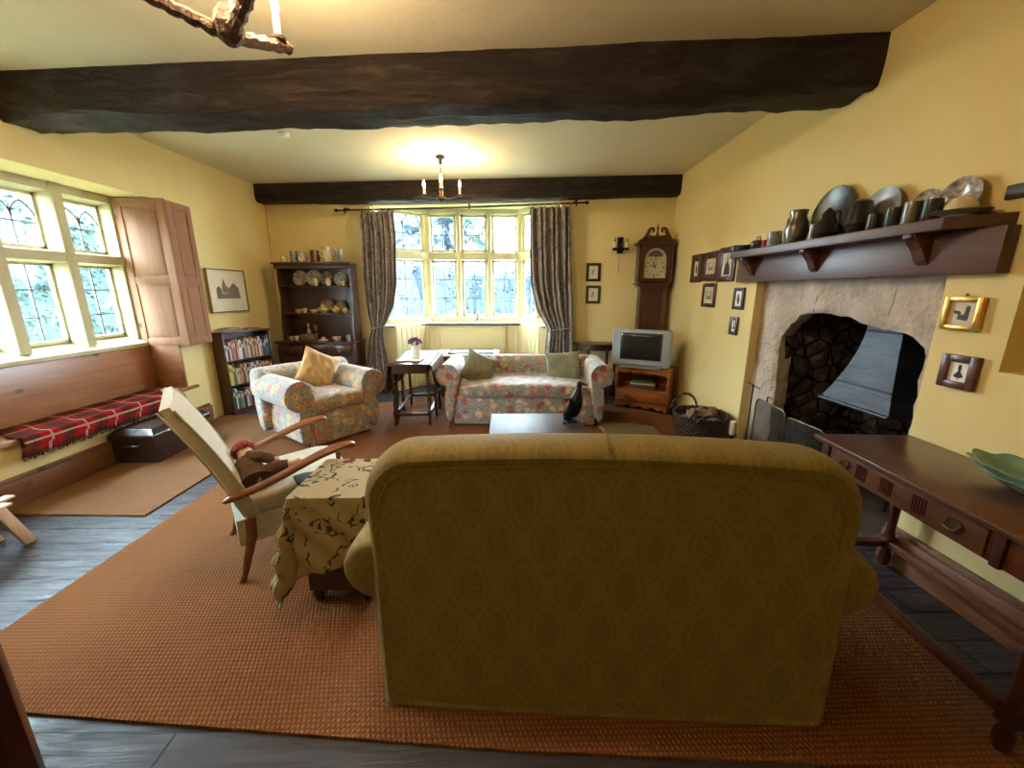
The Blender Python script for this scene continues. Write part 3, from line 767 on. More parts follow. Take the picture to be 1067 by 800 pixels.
# ------------------------------------------------------------------ green sofa
def green_sofa():
    s = thing('sofa', 'olive green damask two-seater sofa seen from behind, with rounded back and scroll arms', 'sofa', (.335, 1.13, .012), math.radians(-4))
    hw = .83
    def outline(inset, y, lean=0):
        pts = []; w = hw - inset; zt = .985 - inset; r = max(.02, .17 - inset * .3); kz = zt / .985
        # bottom to top along one side, arched top, down the other
        N = 44
        side = [(.0, w - .035), (.015, w - .035), (.03, w - .034), (.25, w - .02), (.5, w - .01), (.72, w)]
        right = [(x, z * kz) for z, x in side]
        right += [(w + .012, .78 * kz)]
        cx, cz = w - r + .012, zt - r - .02
        for k in range(9):
            a = PI / 2 * k / 8; right.append((cx + r * cos(a), cz + r * sin(a)))
        top = []
        for k in range(1, 12):
            x = cx * (1 - k / 6); top.append((x, cz + r + .022 * (1 - (x / cx) ** 2)))
        left = [(-x, z) for x, z in right[::-1]]
        for x, z in right + top + left:
            z2 = max(z, .002)
            pts.append((x, y + lean * (z2 - .3), z2))
        return pts
    prof = [(.76, .012), (.6, .012), (.4, .012), (.2, .012), (.085, .012), (.070, .004), (.060, .010), (.035, -.012), (.012, .010), (.0, .05), (.0, .13), (.012, .19), (.05, .23), (.09, .24)]
    m = MB(); m.loft([[(x, y, z) for x, y, z in outline(i, y0, .10)] for i, y0 in prof]); b = m.build('backrest', 'damask', s, sub=1)
    m = MB(); pts = [p for p in outline(.066, .0, .10) if p[2] > .52]
    m.tube([(x, y + .003, z) for x, y, z in pts], .0045, 6); m.build('piping', 'damask', b)
    m = MB(); m.tube([(0, .0 - .012 + .065, .955), (0, .065, .975), (0, .11, 1.012), (0, .19, 1.012), (0, .26, .99)], .003, 5); m.build('centre_seam', 'damask', b)
    for sx in (-1, 1):
        m = MB(); rings = []
        for k, (y, sc) in enumerate([(.03, .86), (.05, .97), (.10, 1), (.4, 1.0), (.75, 1.0), (.83, 1.0), (.86, .93)]):
            ring = []
            pr = [(.58, .03), (.80, .03), (.79, .30), (.80, .40), (.86, .41), (.915, .45), (.94, .51), (.925, .57), (.88, .62), (.81, .64), (.72, .635), (.65, .60), (.60, .54), (.58, .45)]
            cx, cz = .76, .40
            for x, z in pr: ring.append((sx * (cx + (x - cx) * sc), y, max(.03, cz + (z - cz) * sc)))
            rings.append(ring)
        m.loft(rings); m.build('arm', 'damask', s, sub=2)
    MB().box((0, .47, .19), (1.2, .74, .30), bev=.02).build('seat_base', 'damask', s)
    for x in (-.30, .30):
        MB().sup((x, .53, .40), (.59, .68, .19), .32).build('seat_cushion', 'damask', s)
        MB().sup((x, .27, .66), (.58, .2, .46), .4, rot=Matrix.Rotation(-.14, 3, 'X')).build('back_cushion', 'damask', s)
    for x in (-.7, .7):
        for y in (.08, .78): MB().lathe([(.022, 0), (.03, .03), (.028, .045)], (x, y, 0), 12).build('foot', 'dark_oak', s)
green_sofa()

# ------------------------------------------------------------------ floral chesterfields
def scroll_arm(m, sx, xc, y0, y1, zc, r, xin, zb=.03):
    """arm with rolled outer top; sx side"""
    rings = []
    for y, sc in ((y0, .90), (y0 + .012, .98), (y0 + .03, 1), ((y0 + y1) / 2, 1), (y1 - .03, 1), (y1, .95)):
        pts = []
        for k in range(15):
            a = math.radians(-100 + 280 * k / 14)
            pts.append((xc + r * cos(a) * sc, zc + r * sin(a) * sc))
        poly = [(xc - r * .55, zb), (xc + r * .35, zb), (xc + r * .30, zc - r * 1.15)] + pts + [(xc - r * .98, zc - r * .6)]
        rings.append([(sx * x, y, z) for x, z in poly])
    m.loft(rings)
def chesterfield(name, label, cat, loc, rz, W, Dp, ztop, zseat, mat, r=.125, arm_top=None):
    s = thing(name, label, cat, loc, rz)
    at = arm_top or ztop
    xc = W / 2 - r
    for sx in (-1, 1):
        m = MB(); scroll_arm(m, sx, xc, 0, Dp - .1, at - r, r, 0)
        arm = m.build('arm', mat, s, sub=1)
        # scroll face with piping
        m = MB(); pts = []
        for k in range(19):
            a = math.radians(-95 + 275 * k / 18); pts.append((sx * (xc + r * .97 * cos(a)), -.001, at - r + r * .97 * sin(a)))
        m.tube(pts, .006, 6)
        m.build('piping', mat, arm)
    # back with roll along the top (profile in y-z)
    m = MB(); rings = []
    yb = Dp - r
    for x, sc in ((-W / 2 + .03, .85), (-W / 2 + .06, .98), (-W / 2 + .15, 1), (0, 1), (W / 2 - .15, 1), (W / 2 - .06, .98), (W / 2 - .03, .85)):
        pts = []
        for k in range(13):
            a = math.radians(-70 + 240 * k / 12)
            pts.append((yb + r * .9 * cos(a) * sc, ztop - r * .9 + r * .9 * sin(a) * sc))
        poly = [(yb - .16, .06), (yb + .05, .06), (yb + .04, ztop - r * 2)] + pts + [(yb - .12, ztop - r * 1.6), (yb - .13, zseat)]
        rings.append([(x, y, z) for y, z in poly])
    m.loft(rings); m.build('backrest', mat, s, sub=1)
    wi = W - 4 * r * .98
    MB().box((0, Dp * .42, (zseat - .1) / 2 + .015), (wi + r, Dp * .8, zseat - .1), bev=.02).build('seat_base', mat, s)
    def dome(p):
        return Vector((p.x, p.y, p.z + .03 * (1 - min(1, (abs(p.x) / (wi / 2)) ** 2))))
    MB().sup((0, Dp * .40, zseat - .06), (wi + r * .9, Dp * .82, .17), .3, 40, 16, fn=dome).build('seat_cushion', mat, s)
    for x in (-W / 2 + r * 1.5, W / 2 - r * 1.5):
        for y in (.06, Dp - .12): MB().lathe([(.02, 0), (.026, .02), (.026, .06)], (x, y, 0), 12).build('foot', 'dark_oak', s)
    return s
chesterfield('sofa', 'floral two-seater sofa with rolled arms, facing the coffee table, back to the bay window', 'sofa', (.215, 4.21, .012), math.radians(-3), 1.95, .86, .71, .44, 'floral')
chesterfield('armchair', 'floral armchair with fat rolled arms, angled beside the bookcase', 'armchair', (-1.645, 3.85, .012), math.radians(52), 1.06, .88, .74, .45, 'floral_arm', r=.145, arm_top=.68)

def cushion(name, label, c, d, rot, mat):
    def pin(p):
        x, z = p.x / (d[0] / 2), p.z / (d[2] / 2)
        k = 1 - .12 * (abs(x * z) < .5) * 0
        th = (1 - abs(x) ** 2.6) * (1 - abs(z) ** 2.6)
        edge = 1 - .10 * (1 - abs(x)) * (abs(z) > .9) - .10 * (1 - abs(z)) * (abs(x) > .9)
        w = noise.noise(Vector((p.x * 8, p.z * 8, c[0] * 5))) * .018 + abs(noise.noise(Vector((p.x * 5 + p.z * 9, p.z * 3, 3)))) * .02
        return Vector((p.x * edge, p.y, p.z * edge)) + Vector((0, w if p.y < 0 else 0, 0))
    m = MB()
    N = 22; F, Bk = [], []
    for sgn in (-1, 1):
        V = []
        for j in range(N + 1):
            row = []
            for i in range(N + 1):
                x, z = -1 + 2 * i / N, -1 + 2 * j / N
                th = (max(0, 1 - abs(x) ** 2.4) * max(0, 1 - abs(z) ** 2.4)) ** .55
                pinch = 1 - .10 * (1 - x * x) * abs(z) ** 4
                pinch2 = 1 - .10 * (1 - z * z) * abs(x) ** 4
                cr = abs(noise.noise(Vector((x * 2.2 + z * 1.5, z * 1.2 - x, c[0] * 7)))) * .05 * th
                p = Vector((x * d[0] / 2 * pinch2, sgn * (th * d[1] / 2 - cr), z * d[2] / 2 * pinch))
                row.append(m.bm.verts.new(p))
            V.append(row)
        for j in range(N):
            for i in range(N): m.bm.faces.new((V[j][i], V[j][i + 1], V[j + 1][i + 1], V[j + 1][i]))
    bmesh.ops.remove_doubles(m.bm, verts=m.bm.verts[:], dist=.0005)
    o = m.build(name, mat, smooth=True); o.location = c; o.rotation_euler = rot
    return tag(o, label, 'cushion')
cushion('cushion', 'crumpled olive green velvet cushion leaning beside a sofa arm, nearer the flower jug', (-.30, 4.60, .60), (.40, .15, .38), (-.35, math.radians(25), math.radians(8)), 'green_cushion')
cushion('cushion', 'sage green velvet cushion at the television end of the floral sofa', (.70, 4.66, .615), (.42, .14, .36), (-.30, math.radians(-5), math.radians(-10)), 'green_cushion')
cushion('cushion', 'mustard velvet cushion standing on one corner in the floral armchair', (-2.00, 4.20, .68), (.40, .16, .40), (-.25, math.radians(28), math.radians(40)), 'mustard_cushion')

# ------------------------------------------------------------------ coffee table and figures
ct = thing('coffee_table', 'low dark oak coffee table between the floral sofa and the green sofa', 'coffee table', (.26, 3.0, 0))
MB().box((0, 0, .43), (.76, .66, .035), bev=.008).build('table_top', 'coffee_wood', ct)
MB().box((0, 0, .37), (.66, .56, .08), bev=.004).build('apron', 'dark_oak_x', ct)
for x in (-.31, .31):
    for y in (-.26, .26):
        MB().lathe([(.022, 0), (.028, .02), (.018, .05), (.026, .1), (.03, .2), (.02, .28), (.03, .33)], (x, y, .012), 12).build('leg', 'dark_oak', ct)
def bird_figure(label, c, h, rz, lean):
    s = thing('figurine', label, 'figurine', c, rz, None)
    m = MB()
    pts = [(0, 0, .10 * h), (lean * .15, 0, .22 * h), (lean * .4, 0, .42 * h), (lean * .7, 0, .62 * h), (lean * .9, 0, .78 * h), (lean, 0, .88 * h), (lean * 1.02, 0, .95 * h), (lean * 1.0, 0, h)]
    m.tube(pts, [.10 * h, .16 * h, .20 * h, .15 * h, .07 * h, .065 * h, .08 * h, .03 * h], 14)
    b = m.build('body', 'bronze', s, sub=1)
    MB().tube([(lean * 1.02, -.0, .94 * h), (lean + .10 * h, 0, .92 * h), (lean + .2 * h, 0, .88 * h)], [.05 * h, .03 * h, .008], 8).build('beak', 'bronze', s)
    for sy in (-.07, .07):
        m = MB().tube([(0, sy * h, .2 * h), (-.02, sy * h, .04 * h), (-.02, sy * h, .0)], [.03 * h, .02 * h, .02 * h], 8)
        m.sup((.01, sy * h, .02 * h), (.20 * h, .09 * h, .045 * h), .8, 12, 8); m.build('foot', 'bronze', s)
    return s
bird_figure('taller dark bronze bird figurine leaning over on the coffee table', (.555, 3.10, .449), .34, math.radians(10), .055)
bird_figure('shorter dark bronze bird figurine standing nearest the coffee table front edge', (.50, 3.05, .449), .22, math.radians(170), -.03)

# ------------------------------------------------------------------ gateleg table
gt = thing('gateleg_table', 'dark oak gateleg table with barley-twist legs and dropped leaf, holding a flower jug', 'table', (-1.055, 4.72, .012), math.radians(2))
L2, W2, HT = .50, .19, .72
MB().box((0, 0, HT - .012), (W2 * 2 + .06, L2 * 2 + .06, .022), bev=.005).build('table_top', 'dark_oak_y', gt)
MB().prism([(W2 + .035, HT - .01), (W2 + .055, HT - .02), (W2 + .105, HT - .33), (W2 + .085, HT - .33)], -L2, L2, 'y', bev=.003).build('drop_leaf', 'dark_oak_y', gt)
MB().prism([(-W2 - .035, HT - .01), (-W2 - .055, HT - .02), (-W2 - .085, HT - .33), (-W2 - .065, HT - .33)], -L2, L2, 'y', bev=.003).build('drop_leaf', 'dark_oak_y', gt)
MB().box((0, 0, HT - .07), (W2 * 2, L2 * 1.9, .09), bev=.003).build('apron', 'dark_oak_y', gt)
def twist_leg(m, x, y, z0, z1):
    m.box((x, y, z1 - .03), (.036, .036, .06)); m.box((x, y, z0 + .14), (.036, .036, .06))
    for ph in (0, PI):
        pts = []; n = 60
        for k in range(n + 1):
            t = k / n; a = ph + t * 2 * PI * 5
            pts.append((x + .012 * cos(a), y + .012 * sin(a), lerp(z0 + .17, z1 - .06, t)))
        m.tube(pts, .0095, 6)
    m.lathe([(.012, 0), (.020, .02), (.014, .05), (.02, .08), (.014, .11)], (x, y, z0), 10)
for x, y in ((-W2, -L2 + .06), (W2, -L2 + .06), (-W2, L2 - .06), (W2, L2 - .06), (W2 + .03, -.12), (-W2 - .03, .12), (W2 + .03, .2), (-W2 - .03, -.2)):
    m = MB(); twist_leg(m, x, y, 0, HT - .1); m.build('leg', 'dark_oak', gt)
m = MB()
for x in (-W2, W2): m.box((x, 0, .13), (.034, L2 * 1.8, .034), bev=.002)
for y in (-L2 + .06, L2 - .06): m.box((0, y, .13), (W2 * 2, .034, .034), bev=.002)
m.build('stretcher', 'dark_oak_y', gt)
# flower jug
fj = thing('flower_jug', 'white pottery jug of purple flowers on the gateleg table', 'jug', (-1.02, 4.50, .743))
MB().lathe([(.035, 0), (.048, .01), (.056, .05), (.05, .10), (.038, .13), (.042, .155), (.036, .15), (.03, .12)], n=24).build('jug_body', 'white_ceramic', fj)
MB().tube([(-.045, 0, .13), (-.085, 0, .13), (-.09, 0, .08), (-.052, 0, .045)], .007, 8).build('handle', 'white_ceramic', fj)
m = MB()
for k in range(70):
    a, b = random.uniform(0, 2 * PI), random.random() ** .5
    p = Vector((.075 * b * cos(a), .075 * b * sin(a), .18 + .045 * (1 - b * b) + random.uniform(-.01, .02)))
    m.sup(p, (.026, .026, .018), 1, 6, 4, rot=Matrix.Rotation(random.random() * 3, 3, 'X'))
m.build('blossom', 'purple_petal', fj)
m = MB()
for k in range(12):
    a = k * .52; m.tube([(0, 0, .10), (.03 * cos(a), .03 * sin(a), .16), (.06 * cos(a), .06 * sin(a), .185)], .003, 5)
m.build('stem', 'leaf', fj)
tag(MB().bx((-1.2, 4.33, .743), (-.93, 4.62, .746)).build('paper_sheet', 'mount_paper', smooth=False), 'cream printed sheet lying under the flower jug', 'paper')

# low blanket-box table beyond the sofa
bt = thing('low_cabinet', 'low reddish wooden box table standing below the bay window', 'cabinet', (-.53, 5.72, .0))
MB().box((0, 0, .32), (.80, .44, .56), bev=.005).build('body', 'mahogany_y', bt)
MB().box((0, 0, .615), (.90, .52, .03), bev=.006).build('table_top', 'cream_panel', bt)
for x in (-.36, .36):
    for y in (-.18, .18): MB().lathe([(.02, 0), (.025, .045)], (x, y, 0), 10).build('foot', 'dark_oak', bt)
tr = thing('serving_tray', 'shallow glazed tray lying on the low box table under the bay window', 'tray', (-.48, 5.70, .63))
MB().box((0, 0, .008), (.62, .36, .012), bev=.003).build('tray_base', 'soft_tray', tr)
m = MB()
for y in (-.18, .18): m.box((0, y, .014), (.64, .014, .024), bev=.003)
for x in (-.315, .315): m.box((x, 0, .014), (.014, .36, .024), bev=.003)
m.build('rim', 'frame_black', tr)
cs = thing('candlestick', 'small patterned pottery candlestick on the bay window sill', 'candlestick', (-.43, 6.47, 1.012))
MB().lathe([(.05, 0), (.052, .015), (.03, .022), (.02, .04), (.026, .07), (.02, .10), (.028, .13), (.022, .15)], n=20).build('stem', 'blue_ceramic', cs)
MB().lathe([(.018, .148), (.02, .16), (.02, .17)], n=16).build('drip_pan', 'cream_ceramic', cs)

# ------------------------------------------------------------------ curtains and pole
def curtain(label, pts, ybase, folds, seed, thick=.045):
    """pts: z -> (xl, xr)"""
    s = thing('curtain', label, 'curtain', (0, 0, 0))
    def f(u, v):
        z = lerp(pts[0][0], pts[-1][0], v)
        xl = interp(-z, [(-p[0], p[1]) for p in pts]); xr = interp(-z, [(-p[0], p[2]) for p in pts])
        w = xr - xl; amp = thick * min(1, .35 + w * 1.2)
        ph = u * folds * 2 * PI + seed + .6 * sin(v * 3 + seed)
        x = lerp(xl, xr, u) + .012 * sin(ph * .5 + v * 4)
        return Vector((x, ybase(x) - amp * sin(ph) - amp * .4 * sin(ph * .37 + v * 5), z))
    m = MB().grid(f, 150, 60, 1.5, 2.4, .006); b = m.build('drape', 'curtain', s)
    return s
yl = lambda x: by(x) - .17
cl = curtain('long faded floral curtain hanging nearest the crockery dresser, gathered by a tieback', [(2.555, -1.98, -1.49), (2.2, -1.97, -1.47), (1.6, -1.99, -1.50), (1.3, -1.98, -1.56), (1.15, -1.96, -1.64), (.98, -1.92, -1.75), (.8, -1.98, -1.76), (.4, -2.06, -1.70), (.03, -2.07, -1.68)], yl, 7, 1.)
cr = curtain('long faded floral curtain hanging nearest the longcase clock, gathered by a tieback', [(2.57, .33, .88), (2.1, .34, .90), (1.6, .37, .92), (1.25, .46, .94), (.98, .62, .94), (.8, .60, .95), (.4, .58, .97), (.03, .56, .98)], yl, 7, 4.)
def tieback(s, xa, xb, z):
    m = MB(); pts = []
    for k in range(24):
        a = 2 * PI * k / 24; x = lerp(xa, xb, .5 + .5 * cos(a)); pts.append((x, yl((xa + xb) / 2) - .075 * sin(a), z + .02 * cos(a)))
    m.tube(pts, .012, 8, closed=True); m.build('tieback', 'curtain', s)
tieback(cl, -1.94, -1.73, .98); tieback(cr, .60, .96, .98)
cp = thing('curtain_pole', 'thin dark metal curtain pole with finials across the bay window', 'curtain pole')
zp = lambda x: 2.575 + .012 * (x + 2.2)
P0, P1 = Vector((-2.28, yl(-2.28) + .0, zp(-2.28))), Vector((1.06, yl(1.06), zp(1.06)))
MB().tube([P0, P0.lerp(P1, .5) - Vector((0, 0, .012)), P1], .012, 10).build('pole', 'iron', cp)
for P_, sg in ((P0, -1), (P1, 1)): MB().sup(P_ + Vector((.02 * sg, 0, 0)), (.055, .045, .045), 1, 14, 10).build('finial', 'iron', cp)
for t in (.03, .545, .965):
    p = P0.lerp(P1, t); MB().tube([p, p + Vector((0, .05, .03)), p + Vector((0, .155, .045))], .009, 8).box(p + Vector((0, .0, .0)), (.02, .03, .07), bev=.004).build('bracket', 'iron', cp)
for xs in ([-1.95, -1.86, -1.77, -1.68, -1.59, -1.51], [.36, .45, .54, .63, .72, .80, .87]):
    for x in xs:
        t = (x - P0.x) / (P1.x - P0.x); p = P0.lerp(P1, t); q = []
        for k in range(14):
            a = 2 * PI * k / 14; q.append(p + Vector((0, .024 * cos(a), -.012 + .028 * sin(a))))
        MB().tube(q, .004, 6, closed=True).build('ring', 'brass', cp)

# ------------------------------------------------------------------ chandeliers
def chandelier(label, c, ang, metal, rustic, chain):
    s = thing('chandelier', label, 'chandelier', c)
    R = .205; H = CZ - c[2]
    MB().lathe([(.035, H - .001), (.05, H - .01), (.045, H - .03), (.02, H - .04), (.018, H - .08), (.008, H - .09)], n=16).build('ceiling_rose', 'iron', s)
    if chain:
        m = MB(); z = .20; k = 0
        while z < H - .07:
            q = [Vector((.008 * cos(a) * (k % 2), .008 * cos(a) * (1 - k % 2), z + .014 * sin(a) + .014)) for a in [2 * PI * j / 10 for j in range(10)]]
            m.tube(q, .0025, 5, closed=True); z += .021; k += 1
        m.build('chain', 'iron', s)
        MB().lathe([(.006, .21), (.018, .20), (.02, .05), (.022, .02)], n=12).build('centre_column', 'copper_rod', s)
        MB().lathe([(.005, -.03), (.03, -.02), (.055, 0), (.05, .02), (.02, .03)], n=16).build('boss', 'iron', s)
    else:
        MB().tube([(0, 0, H - .05), (0, 0, .25)], .007, 8).build('drop_rod', 'iron', s)
        MB().loft([[(r * cos(2 * PI * i / 7 + z * 3), r * sin(2 * PI * i / 7 + z * 3), z) for i in range(7)] for r, z in ((.02, -.055), (.045, -.035), (.055, .0), (.042, .04), (.022, .07), (.018, .26))]).build('boss', metal, s, smooth=False)
    for a in ang:
        a = math.radians(a); d = Vector((cos(a), sin(a), 0)); m = MB()
        if rustic:
            n = 14; pts = [d * (.02 + (R + .03) * k / n) + Vector((0, 0, -.0 - .02 + .075 * (k / n) + .003 * sin(k * 2.1))) for k in range(n + 1)]
            m.tube(pts, [.025 + .003 * sin(k * 1.9 + a) - .004 * k / n for k in range(n + 1)], 7)
        else:
            pts = [d * (R * k / 10) + Vector((0, 0, .0 + .05 * (k / 10) ** 2)) for k in range(11)]; m.tube(pts, .007, 8)
        arm = m.build('arm', metal, s, smooth=not rustic)
        e = d * R; z0 = .05 if not rustic else .06
        MB().lathe([(.012, z0 - .008), (.028, z0), (.03, z0 + .01), (.014, z0 + .012)], e, 12).build('drip_pan', metal if rustic else 'iron', arm)
        MB().lathe([(.0135, z0 + .008), (.0135, z0 + .085)], e, 12).build('candle_sleeve', 'candle_wax', arm)
        MB().lathe([(.006, z0 + .082), (.012, z0 + .10), (.0145, z0 + .115), (.010, z0 + .135), (.002, z0 + .155)], e, 12).build('bulb', 'bulb', arm)
        l = bpy.data.lights.new('bulb_light', 'POINT'); l.energy = LAMP; l.color = (1, .74, .46); l.shadow_soft_size = .03
        lo = bpy.data.objects.new('bulb_light', l); COL.objects.link(lo); lo.location = Vector(c) + e * 1.0 + Vector((0, 0, z0 + .175))
LAMP = 1.3
chandelier('small iron chandelier on a chain with three lit candle bulbs, before the bay window', (-.69, 4.75, 2.49), (14, 166, 278), 'iron', False, True)
LAMP = 2.6
chandelier('rustic hammered-arm chandelier with a lit candle bulb, cut off by the top of the picture', (-1.0, 1.72, 2.435), (66, 200, 322), 'hammered', True, False)
tag(MB().lathe([(.05, CZ), (.05, CZ - .02), (.035, CZ - .035)], (-2.05, 4.15, 0), 20).build('smoke_detector', 'white_paint'), 'round white smoke detector on the ceiling beyond the heavy beam', 'smoke detector')

# ------------------------------------------------------------------ pictures
def picture(name, label, c, w, h, rz, fw, fmat, art, mount=0, dep=.018, tilt=0, mm='mount_paper'):
    """hangs facing local -y"""
    s = thing(name, label, 'picture', c, rz)
    s.rotation_euler = (tilt, 0, rz)
    m = MB()
    for x in (-w / 2 + fw / 2, w / 2 - fw / 2): m.box((x, -dep / 2, 0), (fw, dep, h), bev=min(.004, fw * .2))
    for z in (-h / 2 + fw / 2, h / 2 - fw / 2): m.box((0, -dep / 2, z), (w - 2 * fw, dep, fw), bev=min(.004, fw * .2))
    m.build('frame', fmat, s)
    MB().box((0, -dep * .3, 0), (w - 2 * fw, .004, h - 2 * fw)).build('mount', mm, s, smooth=False)
    art(s, -dep * .3 - .003, w - 2 * fw, h - 2 * fw)
    return s
def poly_art(polys, mat='ink'):
    def f(s, y, w, h):
        m = MB()
        for pl in polys: m.prism([(u * w / 2, v * h / 2) for u, v in pl], y - .001, y + .001, 'y')
        m.build('print', mat, s, smooth=False)
    return f
blob = lambda cx, cy, rx, ry, n=12: [(cx + rx * cos(2 * PI * k / n), cy + ry * sin(2 * PI * k / n)) for k in range(n)]
def church(s, y, w, h):
    m = MB(); bw, bh = w * .72, h * .66
    m.box((0, y, -.01), (bw, .002, bh)); m.build('sheet', 'paper', s, smooth=False)
    m = MB(); y2 = y - .0015
    for pl in ([(-.6, -.4), (.6, -.4), (.55, -.1), (-.6, -.15)], [(0, -.15), (.55, -.1), (.55, .15), (.3, .42), (0, .1)], [(-.3, -.1), (-.1, -.1), (-.1, .3), (-.2, .62), (-.3, .3)],
               [(-.6, -.15), (-.35, -.1), (-.35, .12), (-.47, .25), (-.6, .1)], blob(-.45, -.05, .12, .2), [(-.1, -.1), (0, -.1), (0, .2), (-.1, .25)]):
        m.prism([(u * bw / 2 * 1.5, v * bh / 2 * 1.45) for u, v in pl], y2 - .001, y2, 'y')
    m.build('etching', 'ink_soft', s, smooth=False)
lady = poly_art([[(-.1, .75), (.12, .75), (.15, .5), (-.12, .5)], [(-.15, .5), (.2, .5), (.12, .05), (-.08, .05)], [(-.08, .05), (.12, .05), (.5, -.45), (.3, -.6), (-.3, -.6), (-.45, -.4)], [(0, -.6), (.06, -.6), (.06, -.85), (0, -.85)]])
seated = poly_art([blob(.3, .45, .16, .2), [(.15, .3), (.45, .3), (.4, -.1), (.1, -.1)], [(-.3, -.1), (.45, -.1), (.4, -.6), (-.35, -.5)], [(-.7, .25), (-.3, .2), (-.1, .0), (-.3, -.1), (-.65, 0)]])
spire = poly_art([[(-.55, -.9), (.6, -.9), (.5, -.3), (.3, .05), (.15, .15), (.05, .9), (-.1, .15), (-.3, 0), (-.45, -.5)]])
interior = poly_art([[(-.6, -.5), (.6, -.5), (.6, -.44), (-.6, -.44)], [(-.6, .4), (.6, .4), (.6, .45), (-.6, .45)], [(-.5, -.44), (-.42, -.44), (-.42, .4), (-.5, .4)], [(.42, -.44), (.5, -.44), (.5, .4), (.42, .4)], [(-.35, -.4), (.35, -.4), (.2, -.1), (-.2, -.1)]], 'ink_soft')
figures = poly_art([blob(-.1, .4, .2, .2), [(-.35, .25), (.2, .25), (.35, -.35), (-.4, -.35)], [(-.2, -.35), (.25, -.35), (.3, -.7), (-.25, -.7)]])
sprig = poly_art([blob(0, .2, .3, .25, 8), blob(-.15, -.25, .25, .2, 8), [(-.04, -.6), (.04, -.6), (.04, .2), (-.04, .2)]], 'rust_ink')
def xr(y): return 2.2 if y < 3.75 else lerp(2.2, 2.28, (y - 3.75) / 2.25)
RW = -PI / 2   # pictures on the fireplace wall face -x
picture('framed_print', 'large framed etching of a gabled building on the wall over the bookcase', (-3.452, 5.13, 1.50), .64, .52, PI / 2 - .055, .014, 'frame_gold', church, mm='paper')
picture('framed_picture', 'narrow dark-framed picture, nearest the clock in the row of three', (xr(4.68) - .003, 4.70, 1.75), .26, .31, RW - .03, .075, 'mahogany', figures)
picture('framed_picture', 'square dark-framed picture in the middle of the row of three near the clock', (xr(4.35) - .003, 4.35, 1.755), .36, .30, RW - .03, .07, 'mahogany', interior)
picture('framed_picture', 'dark-framed picture of a pale spire silhouette, touching the end of the mantel', (xr(4.02) - .003, 4.015, 1.755), .31, .33, RW - .03, .055, 'mahogany', spire)
picture('framed_picture', 'dark-framed faded picture hanging alone below the row of three', (xr(4.33) - .003, 4.33, 1.455), .29, .25, RW - .03, .04, 'mahogany', interior)
picture('framed_picture', 'small black-framed silhouette picture under the end of the mantel', (2.197, 3.73, 1.43), .17, .20, RW, .032, 'frame_black', figures, mm='white_paint')
picture('framed_picture', 'smallest dark-framed picture, lowest on the wall beside the stone fireplace', (2.197, 3.755, 1.175), .13, .17, RW, .034, 'mahogany', lady, mm='white_paint')
g = picture('framed_picture', 'gilt-framed silhouette of a seated figure on the wall below the mantel end', (2.196, 1.865, 1.395), .16, .155, RW, .022, 'gilt', seated, dep=.028)
MB().lathe([(.006, 0), (.008, .006), (.003, .012)], (0, -.012, .082), 10).build('hanging_knob', 'brass', g)
picture('framed_picture', 'brown wood-framed silhouette of a lady, hanging under the gilt frame', (2.196, 1.82, 1.12), .155, .16, RW, .034, 'mahogany_y', lady, dep=.024, mm='white_paint')
bz = -.107
picture('framed_picture', 'upper of two small black frames between the curtain and wall light', (1.235, by(1.235) - .003, 1.75), .195, .245, bz, .036, 'frame_black', sprig, mm='paper')
picture('framed_picture', 'lower of two small dark frames between the curtain and wall light', (1.245, by(1.245) - .003, 1.45), .20, .245, bz, .036, 'frame_olive', sprig, mm='paper')

# wall light
sc_ = thing('wall_sconce', 'black iron wall light with two pale candles and a pull cord', 'wall light', (1.575, by(1.575), 2.08), bz)
MB().box((0, -.012, .02), (.075, .022, .21), bev=.004).build('back_plate', 'iron', sc_)
MB().box((0, -.03, -.03), (.20, .03, .035), bev=.004).box((-.08, -.06, -.03), (.05, .06, .03), bev=.003).box((.08, -.06, -.03), (.05, .06, .03), bev=.003).build('cross_arm', 'iron', sc_)
for x in (-.08, .08):
    MB().lathe([(.015, -.015), (.015, .055)], (x, -.06, 0), 12).build('candle_sleeve', 'candle_wax', sc_)
    MB().lathe([(.005, .055), (.011, .07), (.012, .085), (.003, .115)], (x, -.06, 0), 12).build('bulb', 'glassware', sc_)
MB().tube([(-.005, -.02, -.08), (-.005, -.02, -.30)], .0025, 5).lathe([(.003, -.32), (.008, -.31), (.003, -.295)], (-.005, -.02, 0), 8).build('pull_cord', 'brass', sc_)

